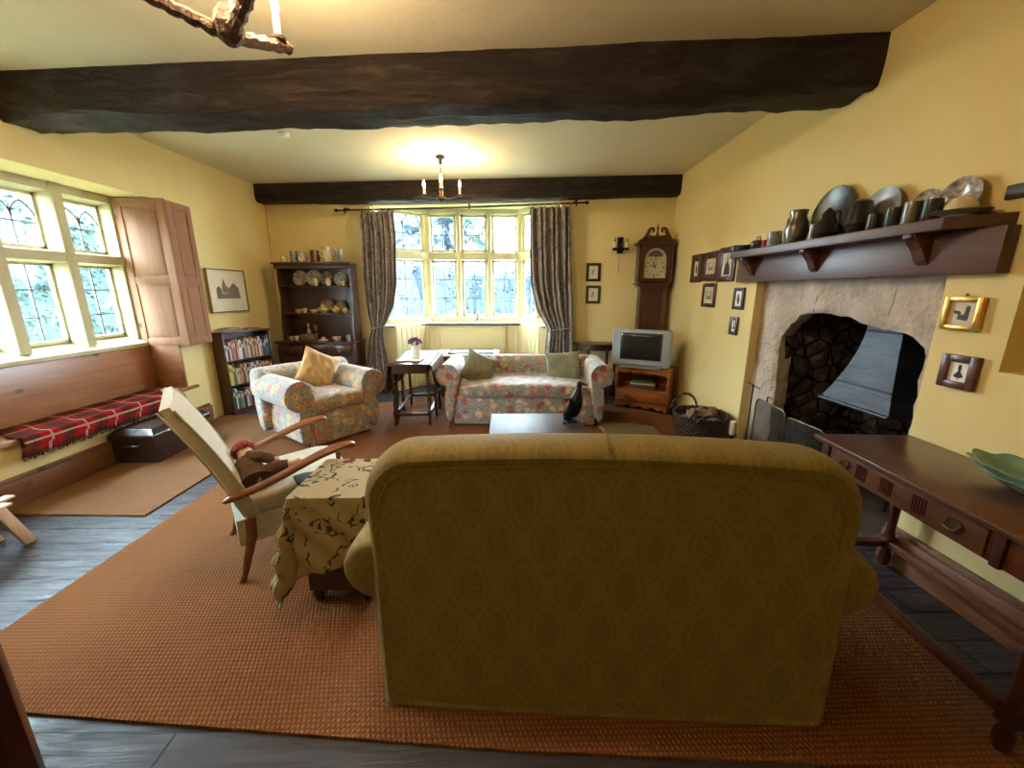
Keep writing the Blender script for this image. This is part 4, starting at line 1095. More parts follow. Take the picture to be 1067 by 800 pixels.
# ------------------------------------------------------------------ bookcase and books
def bookcase():
    loc, rz = (-3.32, 4.70, 0), math.radians(73)
    s = thing('bookcase', 'dark wooden bookcase with three shelves of books in the corner by the window wall', 'bookcase', loc, rz)
    Wd, Dp, H = .66, .17, 1.0
    MB().bx((0, 0, 0), (.02, Dp, H), .002).build('side_panel', 'dark_oak', s)
    MB().bx((Wd - .02, 0, 0), (Wd, Dp, H), .002).build('side_panel', 'dark_oak', s)
    MB().bx((-.008, -.012, H), (Wd + .008, Dp, H + .018), .003).build('top_board', 'dark_oak_x', s)
    MB().bx((.02, Dp - .012, .02), (Wd - .02, Dp, H)).build('back_panel', 'dark_oak', s)
    zs = [.07, .375, .675]
    for z in zs: MB().bx((.02, 0, z - .016), (Wd - .02, Dp - .012, z)).build('shelf', 'dark_oak_x', s)
    MB().bx((.02, .01, 0), (Wd - .02, .03, .054)).build('plinth', 'dark_oak_x', s)
    cols = {'cream': (.62, .55, .42), 'white': (.70, .68, .62), 'pink': (.46, .13, .16), 'rose': (.50, .28, .22), 'yellow': (.66, .52, .06), 'dark blue': (.03, .06, .12), 'teal': (.03, .08, .11), 'maroon': (.16, .02, .025), 'brown': (.20, .10, .05), 'tan': (.40, .24, .13), 'grey': (.24, .23, .22), 'black': (.02, .02, .02), 'green': (.06, .14, .08), 'orange': (.55, .20, .06)}
    for c, v in cols.items(): flat('book_' + c.replace(' ', '_'), v, .5)
    seqs = [('top', 2, 'white black cream pink pink rose cream white dark+blue grey tan cream brown rose rose maroon cream pink dark+blue teal teal'.split()),
            ('middle', 1, 'yellow yellow green grey cream rose tan brown cream black grey white dark+blue cream maroon orange rose orange tan maroon'.split()),
            ('bottom', 0, 'teal white green grey black cream pink dark+blue grey cream black maroon tan white grey brown dark+blue cream'.split())]
    ordn = 'first second third fourth fifth sixth seventh eighth ninth tenth eleventh twelfth thirteenth fourteenth fifteenth sixteenth seventeenth eighteenth nineteenth twentieth twenty-first'.split()
    R = Matrix.Rotation(rz, 3, 'Z'); rnd = random.Random(3)
    for nm, lv, seq in seqs:
        th = [rnd.uniform(.7, 1.5) for _ in seq]; tot = sum(th); x = .024; avail = Wd - .05
        for i, c in enumerate(seq):
            c = c.replace('+', ' '); t = th[i] / tot * avail
            h = rnd.uniform(.19, .265); d = rnd.uniform(.11, .14)
            p = Vector(loc) + R @ Vector((x + t / 2, 0, zs[lv] + .0005))
            b = thing('book', f'{c} book on the {nm} shelf of the bookcase, {ordn[i]} from the window wall end', 'book', p, rz, f'books on the {nm} shelf of the bookcase')
            w = t * .94; y0 = rnd.uniform(.004, .016)
            m = MB(); m.bx((-w / 2, y0, 0), (w / 2, y0 + .003, h)); m.bx((-w / 2, y0, 0), (-w / 2 + .0018, y0 + d, h)); m.bx((w / 2 - .0018, y0, 0), (w / 2, y0 + d, h))
            m.build('cover', 'book_' + c.replace(' ', '_'), b, smooth=False)
            MB().bx((-w / 2 + .002, y0 + .003, .003), (w / 2 - .002, y0 + d - .004, h - .003)).build('page_block', 'paper', b, smooth=False)
            MB().bx((-w * .28, y0 - .0006, h * .62), (w * .28, y0, h * .82)).build('title_label', 'book_cream' if c in ('black', 'dark blue', 'teal', 'maroon', 'brown', 'green', 'pink', 'grey') else 'book_maroon', b, smooth=False)
            x += t
    for k, (x, w, h, dz, c, lb) in enumerate(((.16, .26, .03, 0, 'book_brown', 'flat brown book lying on top of the bookcase at its window wall end'), (.43, .22, .018, 0, 'book_maroon', 'flat maroon book lying on top of the bookcase toward the dresser'), (.17, .18, .014, .0305, 'book_grey', 'thin grey booklet lying on the brown book on the bookcase'))):
        p = Vector(loc) + R @ Vector((x, .085, 1.0185 + dz)); b = thing('book', lb, 'book', p, rz + .1 * k)
        m = MB(); m.bx((-w / 2, -.07, 0), (w / 2, .07, .002)); m.bx((-w / 2, -.07, h - .002), (w / 2, .07, h)); m.bx((-w / 2, -.07, 0), (w / 2, -.068, h)); m.build('cover', c, b, smooth=False)
        MB().bx((-w / 2 + .003, -.068, .002), (w / 2 - .003, .067, h - .002)).build('page_block', 'paper', b, smooth=False)
bookcase()

# ------------------------------------------------------------------ dresser and crockery
DX, DY = -2.665, 5.72
def dresser():
    s = thing('dresser', 'dark oak dresser with open plate rack of crockery in the back corner', 'dresser', (DX, DY, 0), -.07)
    w, d = 1.06, .24
    for x in (-w / 2 + .012, w / 2 - .012):
        MB().prism([(0, .80), (d, .80), (d, 1.86), (.04, 1.86), (.04, 1.60), (.06, 1.4), (.03, 1.2), (.0, 1.0)], x - .012, x + .012, 'x').build('side_panel', 'dark_oak', s)
    MB().bx((-w / 2, d - .015, .80), (w / 2, d, 1.86)).build('back_panel', 'dark_oak', s)
    MB().bx((-w / 2 - .03, -.02, 1.86), (w / 2 + .03, d, 1.885), .004).build('top_board', 'dark_oak_x', s)
    MB().bx((-w / 2 - .01, .005, 1.80), (w / 2 + .01, .025, 1.86), .003).build('cornice', 'dark_oak_x', s)
    for z in (1.57, 1.19):
        MB().bx((-w / 2 + .02, .02, z - .018), (w / 2 - .02, d - .015, z), .002).build('shelf', 'dark_oak_x', s)
    MB().bx((-w / 2 - .06, -.13, .775), (w / 2 + .06, d, .80), .004).build('counter_board', 'dark_oak_x', s)
    MB().bx((-w / 2 - .03, -.10, .10), (w / 2 + .03, d, .775), .003).build('base_cabinet', 'dark_oak', s)
    for x in (-.35, 0, .35):
        dr = MB().bx((x - .165, -.115, .60), (x + .165, -.10, .75), .004).build('drawer', 'dark_oak_x', s)
        MB().lathe([(.008, 0), (.016, .012), (.012, .022)], (x, -.115, .675), 12, rot=Matrix.Rotation(PI / 2, 3, 'X')).build('knob', 'brass', dr)
    for x in (-.27, .27):
        dr = MB().bx((x - .24, -.115, .14), (x + .24, -.10, .57), .004).build('door', 'dark_oak', s)
        MB().bx((x - .17, -.121, .21), (x + .17, -.115, .50), .004).build('raised_panel', 'dark_oak', dr)
    for x in (-.5, .5):
        for y in (-.06, .2): MB().lathe([(.03, 0), (.04, .05), (.03, .10)], (x, y, 0), 12).build('foot', 'dark_oak', s)
dresser()
RD = Matrix.Rotation(-.07, 3, 'Z')
def on_dresser(px, dy, z): return Vector((DX, DY, 0)) + RD @ Vector((-3.2 + (px - 284) * .0132 - DX, dy, z))
def jug(name, label, cat, p, r, h, mat, rz=0, handle=True, prof=None):
    s = thing(name, label, cat, p, rz)
    prof = prof or [(r * .7, 0), (r * .78, .006), (r, h * .35), (r * .9, h * .62), (r * .66, h * .82), (r * .78, h), (r * .70, h * .99), (r * .58, h * .82)]
    MB().lathe(prof, n=20).build('vessel', mat, s)
    if handle: MB().tube([(-r * .66, 0, h * .85), (-r * 1.35, 0, h * .82), (-r * 1.45, 0, h * .5), (-r * .9, 0, h * .3)], r * .11, 8).build('handle', mat, s)
    return s
mugp = lambda r, h: [(r * .95, 0), (r, .004), (r * .93, h), (r * .85, h), (r * .88, .008)]
T = 1.8852
jug('pot', 'small cream pot, nearest the window wall on top of the dresser', 'pot', on_dresser(292.6, .08, T), .045, .10, 'cream_ceramic', handle=False)
jug('storage_jar', 'blue-grey patterned jar on top of the dresser', 'jar', on_dresser(304, .08, T), .05, .15, 'blue_ceramic', handle=False, prof=mugp(.05, .15))
jug('jug', 'rose-patterned white jug on top of the dresser', 'jug', on_dresser(313, .08, T), .062, .15, 'rose_ceramic', PI)
jug('tankard', 'dark brown pottery mug on top of the dresser', 'mug', on_dresser(327, .08, T), .065, .16, 'brown_ceramic', PI, prof=mugp(.065, .16))
jug('jug', 'tall pale flowered jug, largest vessel on top of the dresser', 'jug', on_dresser(340, .08, T), .07, .21, 'cream_ceramic', 0)
jug('drinking_glass', 'slim clear glass beside the tall pale jug on the dresser top', 'glass', on_dresser(347.6, .10, T), .028, .19, 'glassware', handle=False, prof=mugp(.028, .19))
jug('vase', 'shiny glass vase, nearest the curtain on top of the dresser', 'vase', on_dresser(354.5, .08, T), .042, .19, 'glassware', handle=False)
def plate(name, label, p, r, mat, face, lean=.22, deep=.016, cat='plate'):
    """stands upright; face = yaw of the direction it faces"""
    s = MB().lathe([(.002, .004), (r * .55, .004), (r * .62, .008), (r * .98, deep), (r, deep + .002), (r * .97, deep - .003), (r * .6, 0), (.002, 0)], n=36)
    ped = s.build(name, mat)
    Rm = Matrix.Rotation(face, 4, 'Z') @ Matrix.Rotation(PI / 2 - lean, 4, 'Y')
    ped.matrix_world = Matrix.Translation(Vector(p) + Vector((0, 0, r * cos(lean) + .001))) @ Rm
    return tag(ped, label, cat)
FD = -PI / 2 - .07
plate('plate', 'round patterned plate standing at the window wall end of the upper dresser shelf', on_dresser(304.7, .17, 1.57), .108, 'patterned_ceramic', FD)
plate('plate', 'larger patterned plate standing second along the upper dresser shelf', on_dresser(320.5, .15, 1.57), .112, 'patterned_ceramic', FD)
plate('plate', 'dim brown plate standing third along the upper dresser shelf', on_dresser(334, .17, 1.57), .10, 'brown_patterned', FD)
plate('plate', 'pale patterned plate standing at the curtain end of the upper dresser shelf', on_dresser(349, .17, 1.57), .095, 'blue_ceramic', FD)
jug('cream_jug', 'little pale jug standing before the second plate on the upper dresser shelf', 'jug', on_dresser(325.5, .06, 1.57), .028, .10, 'cream_ceramic')
jug('cream_jug', 'little white jug standing before the brown plate on the dresser', 'jug', on_dresser(339.5, .06, 1.57), .030, .11, 'cream_ceramic')
jug('cup', 'pale patterned cup at the curtain end of the upper dresser shelf', 'cup', on_dresser(355, .07, 1.57), .035, .08, 'patterned_ceramic')
cupp = lambda r, h: [(r * .5, 0), (r * .55, .006), (r * .85, h * .5), (r, h), (r * .94, h), (r * .78, h * .5), (r * .4, .012)]
jug('teacup', 'small cream teacup, first on the middle dresser shelf from the window wall', 'cup', on_dresser(301.3, .10, 1.19), .04, .05, 'cream_ceramic', prof=cupp(.04, .05))
jug('teacup', 'taller cream teacup, second on the middle dresser shelf', 'cup', on_dresser(308, .10, 1.19), .042, .065, 'cream_ceramic', prof=cupp(.042, .065))
jug('bowl', 'low cream bowl on the middle dresser shelf', 'bowl', on_dresser(318.5, .10, 1.19), .065, .05, 'cream_ceramic', handle=False, prof=cupp(.065, .05))
plate('plate', 'dark patterned plate standing behind the yellow teapot on the dresser', on_dresser(331, .18, 1.19), .10, 'brown_patterned', FD)
plate('plate', 'dark plate standing behind the round yellow tureen on the dresser', on_dresser(346, .18, 1.19), .085, 'brown_patterned', FD)
def teapot(label, p, r, name='teapot', cat='teapot', spout=True):
    s = thing(name, label, cat, p)
    MB().lathe([(r * .5, 0), (r * .6, .008), (r, r * .7), (r * .85, r * 1.2), (r * .4, r * 1.42), (r * .35, r * 1.4)], n=20).build('vessel', 'yellow_ceramic', s)
    MB().lathe([(r * .4, r * 1.42), (r * .2, r * 1.55), (r * .10, r * 1.6), (r * .12, r * 1.72), (.002, r * 1.78)], n=16).build('lid', 'yellow_ceramic', s)
    if spout:
        MB().tube([(r * .8, 0, r * .6), (r * 1.3, 0, r * .9), (r * 1.55, 0, r * 1.3)], [r * .2, r * .13, r * .09], 8).build('spout', 'yellow_ceramic', s)
        MB().tube([(-r * .8, 0, r * 1.1), (-r * 1.4, 0, r * 1.1), (-r * 1.4, 0, r * .6), (-r * .9, 0, r * .45)], r * .08, 8).build('handle', 'yellow_ceramic', s)
teapot('yellow and black patterned teapot in the middle of the dresser', on_dresser(330, .08, 1.19), .068)
teapot('round yellow lidded tureen, wider of the two beside the teapot', on_dresser(343.5, .08, 1.19), .062, 'tureen', 'tureen', False)
teapot('small yellow lidded dish at the curtain end of the middle dresser shelf', on_dresser(354, .08, 1.19), .05, 'covered_dish', 'dish', False)
jug('teacup', 'small grey teacup nearest the bookcase on the dresser counter', 'cup', on_dresser(293.5, .02, .80), .035, .06, 'patterned_ceramic', prof=cupp(.035, .06))
jug('teacup', 'white teacup standing beside the grey wooden box on the dresser counter', 'cup', on_dresser(299, .02, .80), .036, .065, 'white_ceramic', prof=cupp(.036, .065))
bxo = thing('wooden_box', 'greyish wooden box on the dresser counter with two ornaments behind', 'box', on_dresser(312.5, .03, .80), -.07)
MB().box((0, 0, .04), (.21, .11, .08), bev=.003).build('box_body', 'brown_patterned', bxo)
MB().box((0, 0, .09), (.218, .118, .02), bev=.004).build('lid', 'brown_patterned', bxo)
jug('ornament_bottle', 'slender pale bottle ornament behind the wooden box on the dresser', 'bottle', on_dresser(308, .14, .80), .03, .24, 'patterned_ceramic', handle=False, prof=[(.025, 0), (.032, .05), (.028, .12), (.012, .17), (.018, .2), (.010, .24)])
jug('goblet', 'dim goblet ornament behind the wooden box on the dresser', 'goblet', on_dresser(316.5, .14, .80), .03, .22, 'brown_patterned', handle=False, prof=[(.03, 0), (.008, .02), (.007, .12), (.03, .16), (.034, .22), (.028, .21), (.02, .165)])
jug('bowl', 'pinkish bowl nearer the wooden box on the dresser counter', 'bowl', on_dresser(329.5, .0, .80), .06, .05, 'rose_ceramic', handle=False, prof=[(.062, 0), (.07, .008), (.04, .03), (.02, .055), (.004, .06)])
jug('bowl', 'wide rimmed bowl with a foot on the dresser counter toward the curtain', 'bowl', on_dresser(344.5, .0, .80), .065, .06, 'rose_ceramic', handle=False, prof=cupp(.066, .06))
jug('cup', 'grey patterned beaker at the curtain end of the dresser counter', 'cup', on_dresser(358, .0, .80), .034, .09, 'blue_ceramic', handle=False, prof=mugp(.034, .09))

# ------------------------------------------------------------------ longcase clock
def clock():
    s = thing('longcase_clock', 'tall mahogany longcase clock with arched painted dial and swan-neck pediment, in the corner', 'clock', (1.98, 5.36, 0), -.10)
    MB().box((0, .09, .28), (.42, .20, .54), bev=.006).build('plinth', 'mahogany', s)
    MB().box((0, .10, 1.05), (.33, .17, 1.02), bev=.004).build('trunk_case', 'mahogany', s)
    d = MB().prism([(-.115, .62), (.115, .62), (.115, 1.42), (.08, 1.46), (.04, 1.475), (0, 1.48), (-.04, 1.475), (-.08, 1.46), (-.115, 1.42)], .002, .016, 'y', bev=.003).build('door', 'mahogany', s)
    MB().prism([(-.085, .66), (.085, .66), (.085, 1.40), (.05, 1.43), (0, 1.445), (-.05, 1.43), (-.085, 1.40)], -.004, .004, 'y', bev=.003).build('raised_panel', 'mahogany', d)
    for x in (-.15, .15): MB().lathe([(.015, .6), (.012, .63), (.012, 1.44), (.015, 1.5)], (x, .022, 0), 12).build('quarter_column', 'mahogany', s)
    MB().prism([(-.17, 1.53), (.17, 1.53), (.235, 1.60), (-.235, 1.60)], -.02, .19, 'y').build('throat_moulding', 'mahogany', s)
    # hood: surround with arched opening
    w = .20; zb, zt = 1.60, 2.08
    arch = [(w - .05 - .0, 1.66), (w - .05, 1.90)] + [((w - .05) * cos(a), 1.90 + (w - .05) * .98 * sin(a)) for a in [PI * k / 16 for k in range(1, 16)]] + [(-(w - .05), 1.90), (-(w - .05), 1.66)]
    outer = [(w + .0, 1.62), (w, 1.90)] + [(max(-w, min(w, w * 1.25 * cos(a))), min(2.10, 1.92 + .2 * sin(a) * 1.1)) for a in [PI * k / 16 for k in range(1, 16)]] + [(-w, 1.90), (-w, 1.62)]
    m = MB()
    F1 = m.ring([(x, -.035, z) for x, z in arch]); F2 = m.ring([(x, -.035, z) for x, z in outer]); B1 = m.ring([(x, .01, z) for x, z in arch]); B2 = m.ring([(x, .01, z) for x, z in outer])
    m.bridge(F1, F2); m.bridge(F2, B2); m.bridge(B2, B1); m.bridge(B1, F1)
    m.build('hood_door', 'mahogany', s)
    MB().box((0, .10, 1.86), (.42, .17, .50), bev=.004).build('hood_case', 'mahogany', s)
    for x in (-.215, .215):
        MB().lathe([(.016, 1.61), (.012, 1.63), (.012, 2.03), (.017, 2.07)], (x, -.02, 0), 12).build('column', 'mahogany', s)
    MB().box((0, .07, 2.10), (.49, .24, .035), bev=.006).build('cornice', 'mahogany', s)
    # swan neck pediment
    m = MB()
    for sg in (-1, 1):
        pts = [(sg * .235, 2.12), (sg * .17, 2.15), (sg * .12, 2.22), (sg * .10, 2.27), (sg * .07, 2.285), (sg * .05, 2.27), (sg * .05, 2.245), (sg * .068, 2.24)]
        m.tube([(x, -.01, z) for x, z in pts], [.012, .02, .024, .022, .018, .016, .014, .012], 10)
    m.prism([(-.235, 2.115), (.235, 2.115), (.15, 2.15), (.10, 2.20), (.05, 2.19), (0, 2.20), (-.05, 2.19), (-.10, 2.20), (-.15, 2.15)], -.02, .02, 'y')
    m.build('pediment', 'mahogany', s)
    MB().lathe([(.012, 2.19), (.018, 2.22), (.008, 2.25), (.016, 2.275), (.010, 2.30), (.002, 2.345)], (0, -.0, 0), 12).build('finial', 'mahogany', s)
    # dial
    face = [(w - .055, 1.665), (w - .055, 1.90)] + [((w - .055) * cos(a), 1.90 + (w - .055) * .98 * sin(a)) for a in [PI * k / 16 for k in range(1, 16)]] + [(-(w - .055), 1.90), (-(w - .055), 1.665)]
    dl = MB().prism(face, .0, .006, 'y').build('dial', 'clock_face', s, smooth=False)
    m = MB(); cz = 1.805
    for k in range(12):
        a = k * PI / 6; r = .115; m.box((r * sin(a), -.001, cz + r * cos(a)), (.009, .002, .024), rot=Matrix.Rotation(a, 3, 'Y'))
        if k % 3 == 0: m.box((r * sin(a + .09), -.001, cz + r * cos(a + .09)), (.006, .002, .024), rot=Matrix.Rotation(a, 3, 'Y'))
    q = [(.095 * sin(2 * PI * k / 40), -.001, cz + .095 * cos(2 * PI * k / 40)) for k in range(40)]; m.tube(q, .0012, 4, closed=True)
    q = [(.032 * sin(2 * PI * k / 20), -.001, cz + .05 + .026 * cos(2 * PI * k / 20)) for k in range(20)]; m.tube(q, .0016, 4, closed=True)
    m.build('numeral', 'ink', dl, smooth=False)
    m = MB(); m.box((-.03, -.004, cz + .012), (.075, .002, .009), rot=Matrix.Rotation(.3, 3, 'Y')); m.box((-.012, -.006, cz + .035), (.008, .002, .09), rot=Matrix.Rotation(-.25, 3, 'Y')); m.lathe([(.012, -.004), (.012, .004)], (0, -.004, cz), 12, rot=Matrix.Rotation(PI / 2, 3, 'X'))
    m.build('hand', 'ink', dl, smooth=False)
    m = MB(); m.prism([(.095 * cos(a), 1.935 + .08 * sin(a)) for a in [PI * k / 12 for k in range(13)]], -.002, -.0005, 'y'); m.build('moon_phase', 'moon_blue', dl, smooth=False)
clock()

# ------------------------------------------------------------------ television corner
TVA = math.radians(-34)
st = thing('television_stand', 'orange pine television cabinet with scalloped edges and one long drawer', 'television stand', (1.455, 5.02, .012), TVA)
def tvp(x, y, z): 
    return Vector((1.455, 5.02, .012)) + Matrix.Rotation(TVA, 3, 'Z') @ Vector((x, y, z))
SW, SD, SH = .66, .33, .54
MB().bx((0, .005, 0), (.02, SD, SH - .02), .002).build('side_panel', 'orange_pine', st)
MB().bx((SW - .02, .005, 0), (SW, SD, SH - .02), .002).build('side_panel', 'orange_pine', st)
MB().bx((-.012, -.012, SH - .02), (SW + .012, SD, SH), .005).build('table_top', 'orange_pine', st)
MB().bx((.02, SD - .01, .05), (SW - .02, SD, SH - .02)).build('back_panel', 'orange_pine', st)
MB().bx((.02, .0, .25), (SW - .02, SD - .01, .268)).build('shelf', 'orange_pine', st)
def scallop(z0, z1, up):
    pts = [(.02, z1), (SW - .02, z1)] if not up else [(.02, z0), (SW - .02, z0)]
    n = 40; e = []
    for k in range(n + 1):
        t = k / n; x = lerp(SW - .02, .02, t); a = abs(t - .5) * 2
        dv = .35 + .45 * abs(sin(a * 2.6 * PI / 1.3)) * (1 if a < .9 else 0) + (.55 if a > .93 else 0)
        dv = min(dv, 1); e.append((x, z1 - (z1 - z0) * dv) if not up else (x, z0 + (z1 - z0) * dv))
    return pts + e
MB().prism(scallop(.45, .52, False), 0, .016, 'y').build('top_valance', 'orange_pine', st)
MB().prism(scallop(0.0, .09, False), 0, .016, 'y').build('plinth_valance', 'orange_pine', st)
dr = MB().bx((.025, -.008, .10), (SW - .025, .012, .243), .005).build('drawer', 'orange_pine', st)
MB().bx((.03, .012, .11), (SW - .03, SD - .02, .235)).build('drawer_box', 'orange_pine', dr)
for x in (.14, SW - .14): MB().lathe([(.009, 0), (.02, .014), (.014, .026), (.003, .03)], (x, -.008, .17), 14, rot=Matrix.Rotation(PI / 2, 3, 'X')).build('knob', 'orange_pine', dr)
for k, (w, d, h, mt_, lb) in enumerate(((.34, .22, .05, 'tv_grey', 'dark video player inside the television cabinet, at the bottom of the pile'), (.30, .20, .022, 'book_cream', 'cream magazine pile lying on the video player in the television cabinet'), (.26, .19, .028, 'book_green', 'dark green book topmost in the pile inside the television cabinet'))):
    z = .2685 + [0, .0505, .073][k]
    tag(MB().box((0, 0, h / 2), (w, d, h), bev=.003).build('media_box' if k == 0 else 'book', mt_, loc=tvp(.33, .13, z), rz=TVA + .08 * k), lb, 'video player' if k == 0 else 'book')
tv = thing('television', 'silver widescreen tube television standing on the pine cabinet', 'television', tvp(.30, .0, SH), TVA + .09)
TW, TH = .70, .455
def rr(w, h, z, y, r=.02): 
    return [(x, y, zz) for x, zz in [(-w / 2 + r, z - h / 2), (w / 2 - r, z - h / 2), (w / 2, z - h / 2 + r), (w / 2, z + h / 2 - r), (w / 2 - r, z + h / 2), (-w / 2 + r, z + h / 2), (-w / 2, z + h / 2 - r), (-w / 2, z - h / 2 + r)]]
m = MB(); zc = .03 + TH / 2
m.loft([rr(TW - .02, TH - .02, zc, -.052), rr(TW, TH, zc, -.04), rr(TW, TH, zc, .03)]); m.build('front_bezel', 'tv_silver', tv)
m = MB(); m.loft([rr(TW - .01, TH - .01, zc, .03, .03), rr(TW - .05, TH - .02, zc, .10, .04), rr(.44, .34, zc, .24, .04), rr(.38, .28, zc - .02, .32, .04)]); m.build('rear_casing', 'tv_grey', tv)
m = MB(); 
def scr(u, v):
    x, z = (u - .5) * .48, (v - .5) * .315
    return Vector((x, -.056 - .006 * (1 - (2 * u - 1) ** 2) * (1 - (2 * v - 1) ** 2), zc + .02 + z))
m.grid(scr, 12, 10); m.thick = .003; m.build('screen', 'tv_screen', tv)
m = MB(); m.box((0, -.054, zc + .02), (.50, .006, .335), bev=.002); m.build('screen_surround', 'tv_grey', tv)
m = MB(); m.box((0, .0, .016), (.50, .10, .034), bev=.008); m.loft([[(-.30, -.055, .055), (0, -.085, .045), (.30, -.055, .055), (.30, -.04, .03), (0, -.05, .02), (-.30, -.04, .03)], [(-.30, .0, .055), (0, .0, .045), (.30, .0, .055), (.30, .0, .03), (0, .0, .02), (-.30, .0, .03)]]); m.build('stand_foot', 'tv_silver', tv)
for sx in (-1, 1):
    m = MB()
    for k in range(10): m.box((sx * .295, -.054, zc - .12 + k * .028), (.045, .004, .012), bev=.001)
    m.build('speaker_grille', 'tv_silver', tv)
# half round table behind
ht = thing('demilune_table', 'dark half-round side table against the back wall behind the television', 'table', (1.32, by(1.32) - .005, 0), -.107)
half = [(.34 * cos(a), -.30 * sin(a)) for a in [PI * k / 20 for k in range(21)]]
MB().prism(half, .765, .785, 'z', bev=.003).build('table_top', 'dark_oak_x', ht)
MB().prism([(x * .85, y * .85) for x, y in half], .69, .765, 'z').build('apron', 'dark_oak_x', ht)
for x, y in ((-.27, -.03), (.27, -.03), (-.13, -.22), (.13, -.22)):
    MB().lathe([(.011, 0), (.014, .1), (.02, .4), (.022, .7)], (x, y, 0), 10).build('leg', 'dark_oak', ht)

# ------------------------------------------------------------------ log basket
def basket():
    c = (1.92, 3.66, .012)
    s = thing('log_basket', 'dark brown round wicker basket full of split logs beside the hearth', 'basket', c)
    m = MB(); n = 48
    prof = [(.19, 0), (.215, .08), (.235, .18), (.25, .28), (.255, .315), (.235, .315), (.23, .28), (.21, .1), (.18, .02)]
    m.lathe(prof, n=n); m.build('basket_body', 'wicker', s)
    m = MB()
    for k in range(2):
        q = [(.248 * cos(2 * PI * i / 40), .248 * sin(2 * PI * i / 40), .318 + .008 * sin(i * 2 * PI / 40 * 14 + PI * k)) for i in range(40)]; m.tube(q, .012, 6, closed=True)
    m.build('rim', 'wicker', s)
    for tw in (0,):
        m = MB()
        for k in range(2):
            pts = []
            for i in range(33):
                a = PI * i / 32; pts.append((-.06 + .13 * cos(a) , .235 + .005 * cos(14 * a + PI * k), .31 + .15 * sin(a) + .006 * sin(14 * a + PI * k)))
            m.tube(pts, .010, 6)
        m.build('handle', 'wicker', s)
        m = MB()
        for k in range(2):
            pts = []
            for i in range(33):
                a = PI * i / 32; pts.append((-.03 + .12 * cos(a), -.245 - .01 * sin(a) + .005 * cos(14 * a + PI * k), .30 + .07 * sin(a) + .006 * sin(14 * a + PI * k)))
            m.tube(pts, .010, 6)
        m.build('handle', 'wicker', s)
    lab = ['pale split log poking from the basket rim nearest the television', 'pinkish split log lying highest in the middle of the basket', 'round cut log with its white end facing the room, in the basket', 'short log leaning against the far rim of the basket', 'bark-covered log at the fireplace side of the basket', 'thin split log wedged between the others in the basket']
    dat = [((-.12, -.02, .27), (.5, .3, .6), .04), ((.0, .03, .315), (.9, -.25, .08), .045), ((.07, -.08, .29), (-.25, .95, .05), .042), ((.0, .13, .28), (.8, .2, .35), .035), ((.13, .03, .27), (.3, .5, .5), .042), ((-.06, .08, .28), (.6, -.6, .3), .028)]
    for (p, d, r), lb in zip(dat, lab):
        d = Vector(d).normalized(); L = .22; o = Vector(c) + Vector(p)
        t = thing('log', lb, 'log', o)
        rot = d.to_track_quat('Z', 'Y').to_matrix(); nn = 9
        m = MB(); m.loft([[rot @ Vector((r * (1 + .18 * sin(i * 2.7)) * cos(2 * PI * i / nn), r * (1 + .18 * sin(i * 2.7)) * sin(2 * PI * i / nn) * (.75 if i < 5 else 1), z)) for i in range(nn)] for z in (-L / 2, -L * .2, L * .2, L / 2)], cap=False)
        m.build('bark', 'log_bark', t)
        m = MB()
        for z in (-L / 2, L / 2):
            m.loft([[rot @ Vector((rr_ * (1 + .18 * sin(i * 2.7)) * cos(2 * PI * i / nn), rr_ * (1 + .18 * sin(i * 2.7)) * sin(2 * PI * i / nn) * (.75 if i < 5 else 1), z)) for i in range(nn)] for rr_ in (r, .001)], cap=False)
        m.build('cut_end', 'log_end', t)
basket()
cd = thing('pillar_candle', 'short white pillar candle standing on the hearth beside the fire screen', 'candle', (2.06, 3.34, .012))
MB().lathe([(.045, 0), (.05, .01), (.02, .03), (.018, .2), (.04, .215), (.04, .222)], n=16).build('candle_holder', 'iron', cd)
MB().lathe([(.026, .222), (.027, .34), (.02, .345), (.002, .34)], n=16).build('wax', 'candle_wax', cd)
MB().tube([(0, 0, .338), (.002, 0, .352)], .0015, 5).build('wick', 'ink', cd)
# fire screen: two gauze panels
fs = thing('fire_screen', 'folding brass-edged wire mesh fire screen standing before the hearth', 'fire screen', (0, 0, 0))
def scrpanel(P, Q, h, name='mesh_panel'):
    P, Q = Vector((*P, 0)), Vector((*Q, 0)); d = (Q - P).normalized(); L = (Q - P).length; r = .05
    pts = [P + Vector((0, 0, .02)), P + Vector((0, 0, h - r))]
    for k in range(1, 6): a = PI / 2 * k / 6; pts.append(P + d * (r - r * cos(a)) + Vector((0, 0, h - r + r * sin(a))))
    pts += [P + d * r + Vector((0, 0, h)), Q - d * r + Vector((0, 0, h))]
    for k in range(1, 6): a = PI / 2 * k / 6; pts.append(Q - d * (r - r * sin(a)) + Vector((0, 0, h - r + r * cos(a))))
    pts += [Q + Vector((0, 0, h - r)), Q + Vector((0, 0, .02))]
    f = MB().tube([tuple(p) for p in pts], .006, 8, closed=True).build('frame', 'old_brass', fs)
    m = MB(); vs = m.ring([p for p in pts]); m.bm.faces.new(vs); m.thick = .002
    m.build(name, 'mesh_gauze', f)
scrpanel((2.14, 3.19), (2.10, 2.78), .62); scrpanel((2.10, 2.76), (2.12, 2.42), .59)
m = MB(); m.tube([(2.125, 3.04, .62), (2.12, 3.03, .67), (2.115, 2.93, .67), (2.115, 2.92, .62)], .006, 8); m.build('handle', 'old_brass', fs)
pk = thing('fire_tool', 'thin iron poker with a cross handle standing at the hearth edge', 'fire tool', (2.16, 3.29, .012))
MB().tube([(0, 0, 0), (0, 0, .70)], .006, 8).lathe([(.05, 0), (.05, .012), (.01, .02)], n=14).build('shaft', 'iron', pk)
MB().tube([(0, -.09, .68), (0, .08, .70)], .005, 8).build('cross_handle', 'iron', pk)
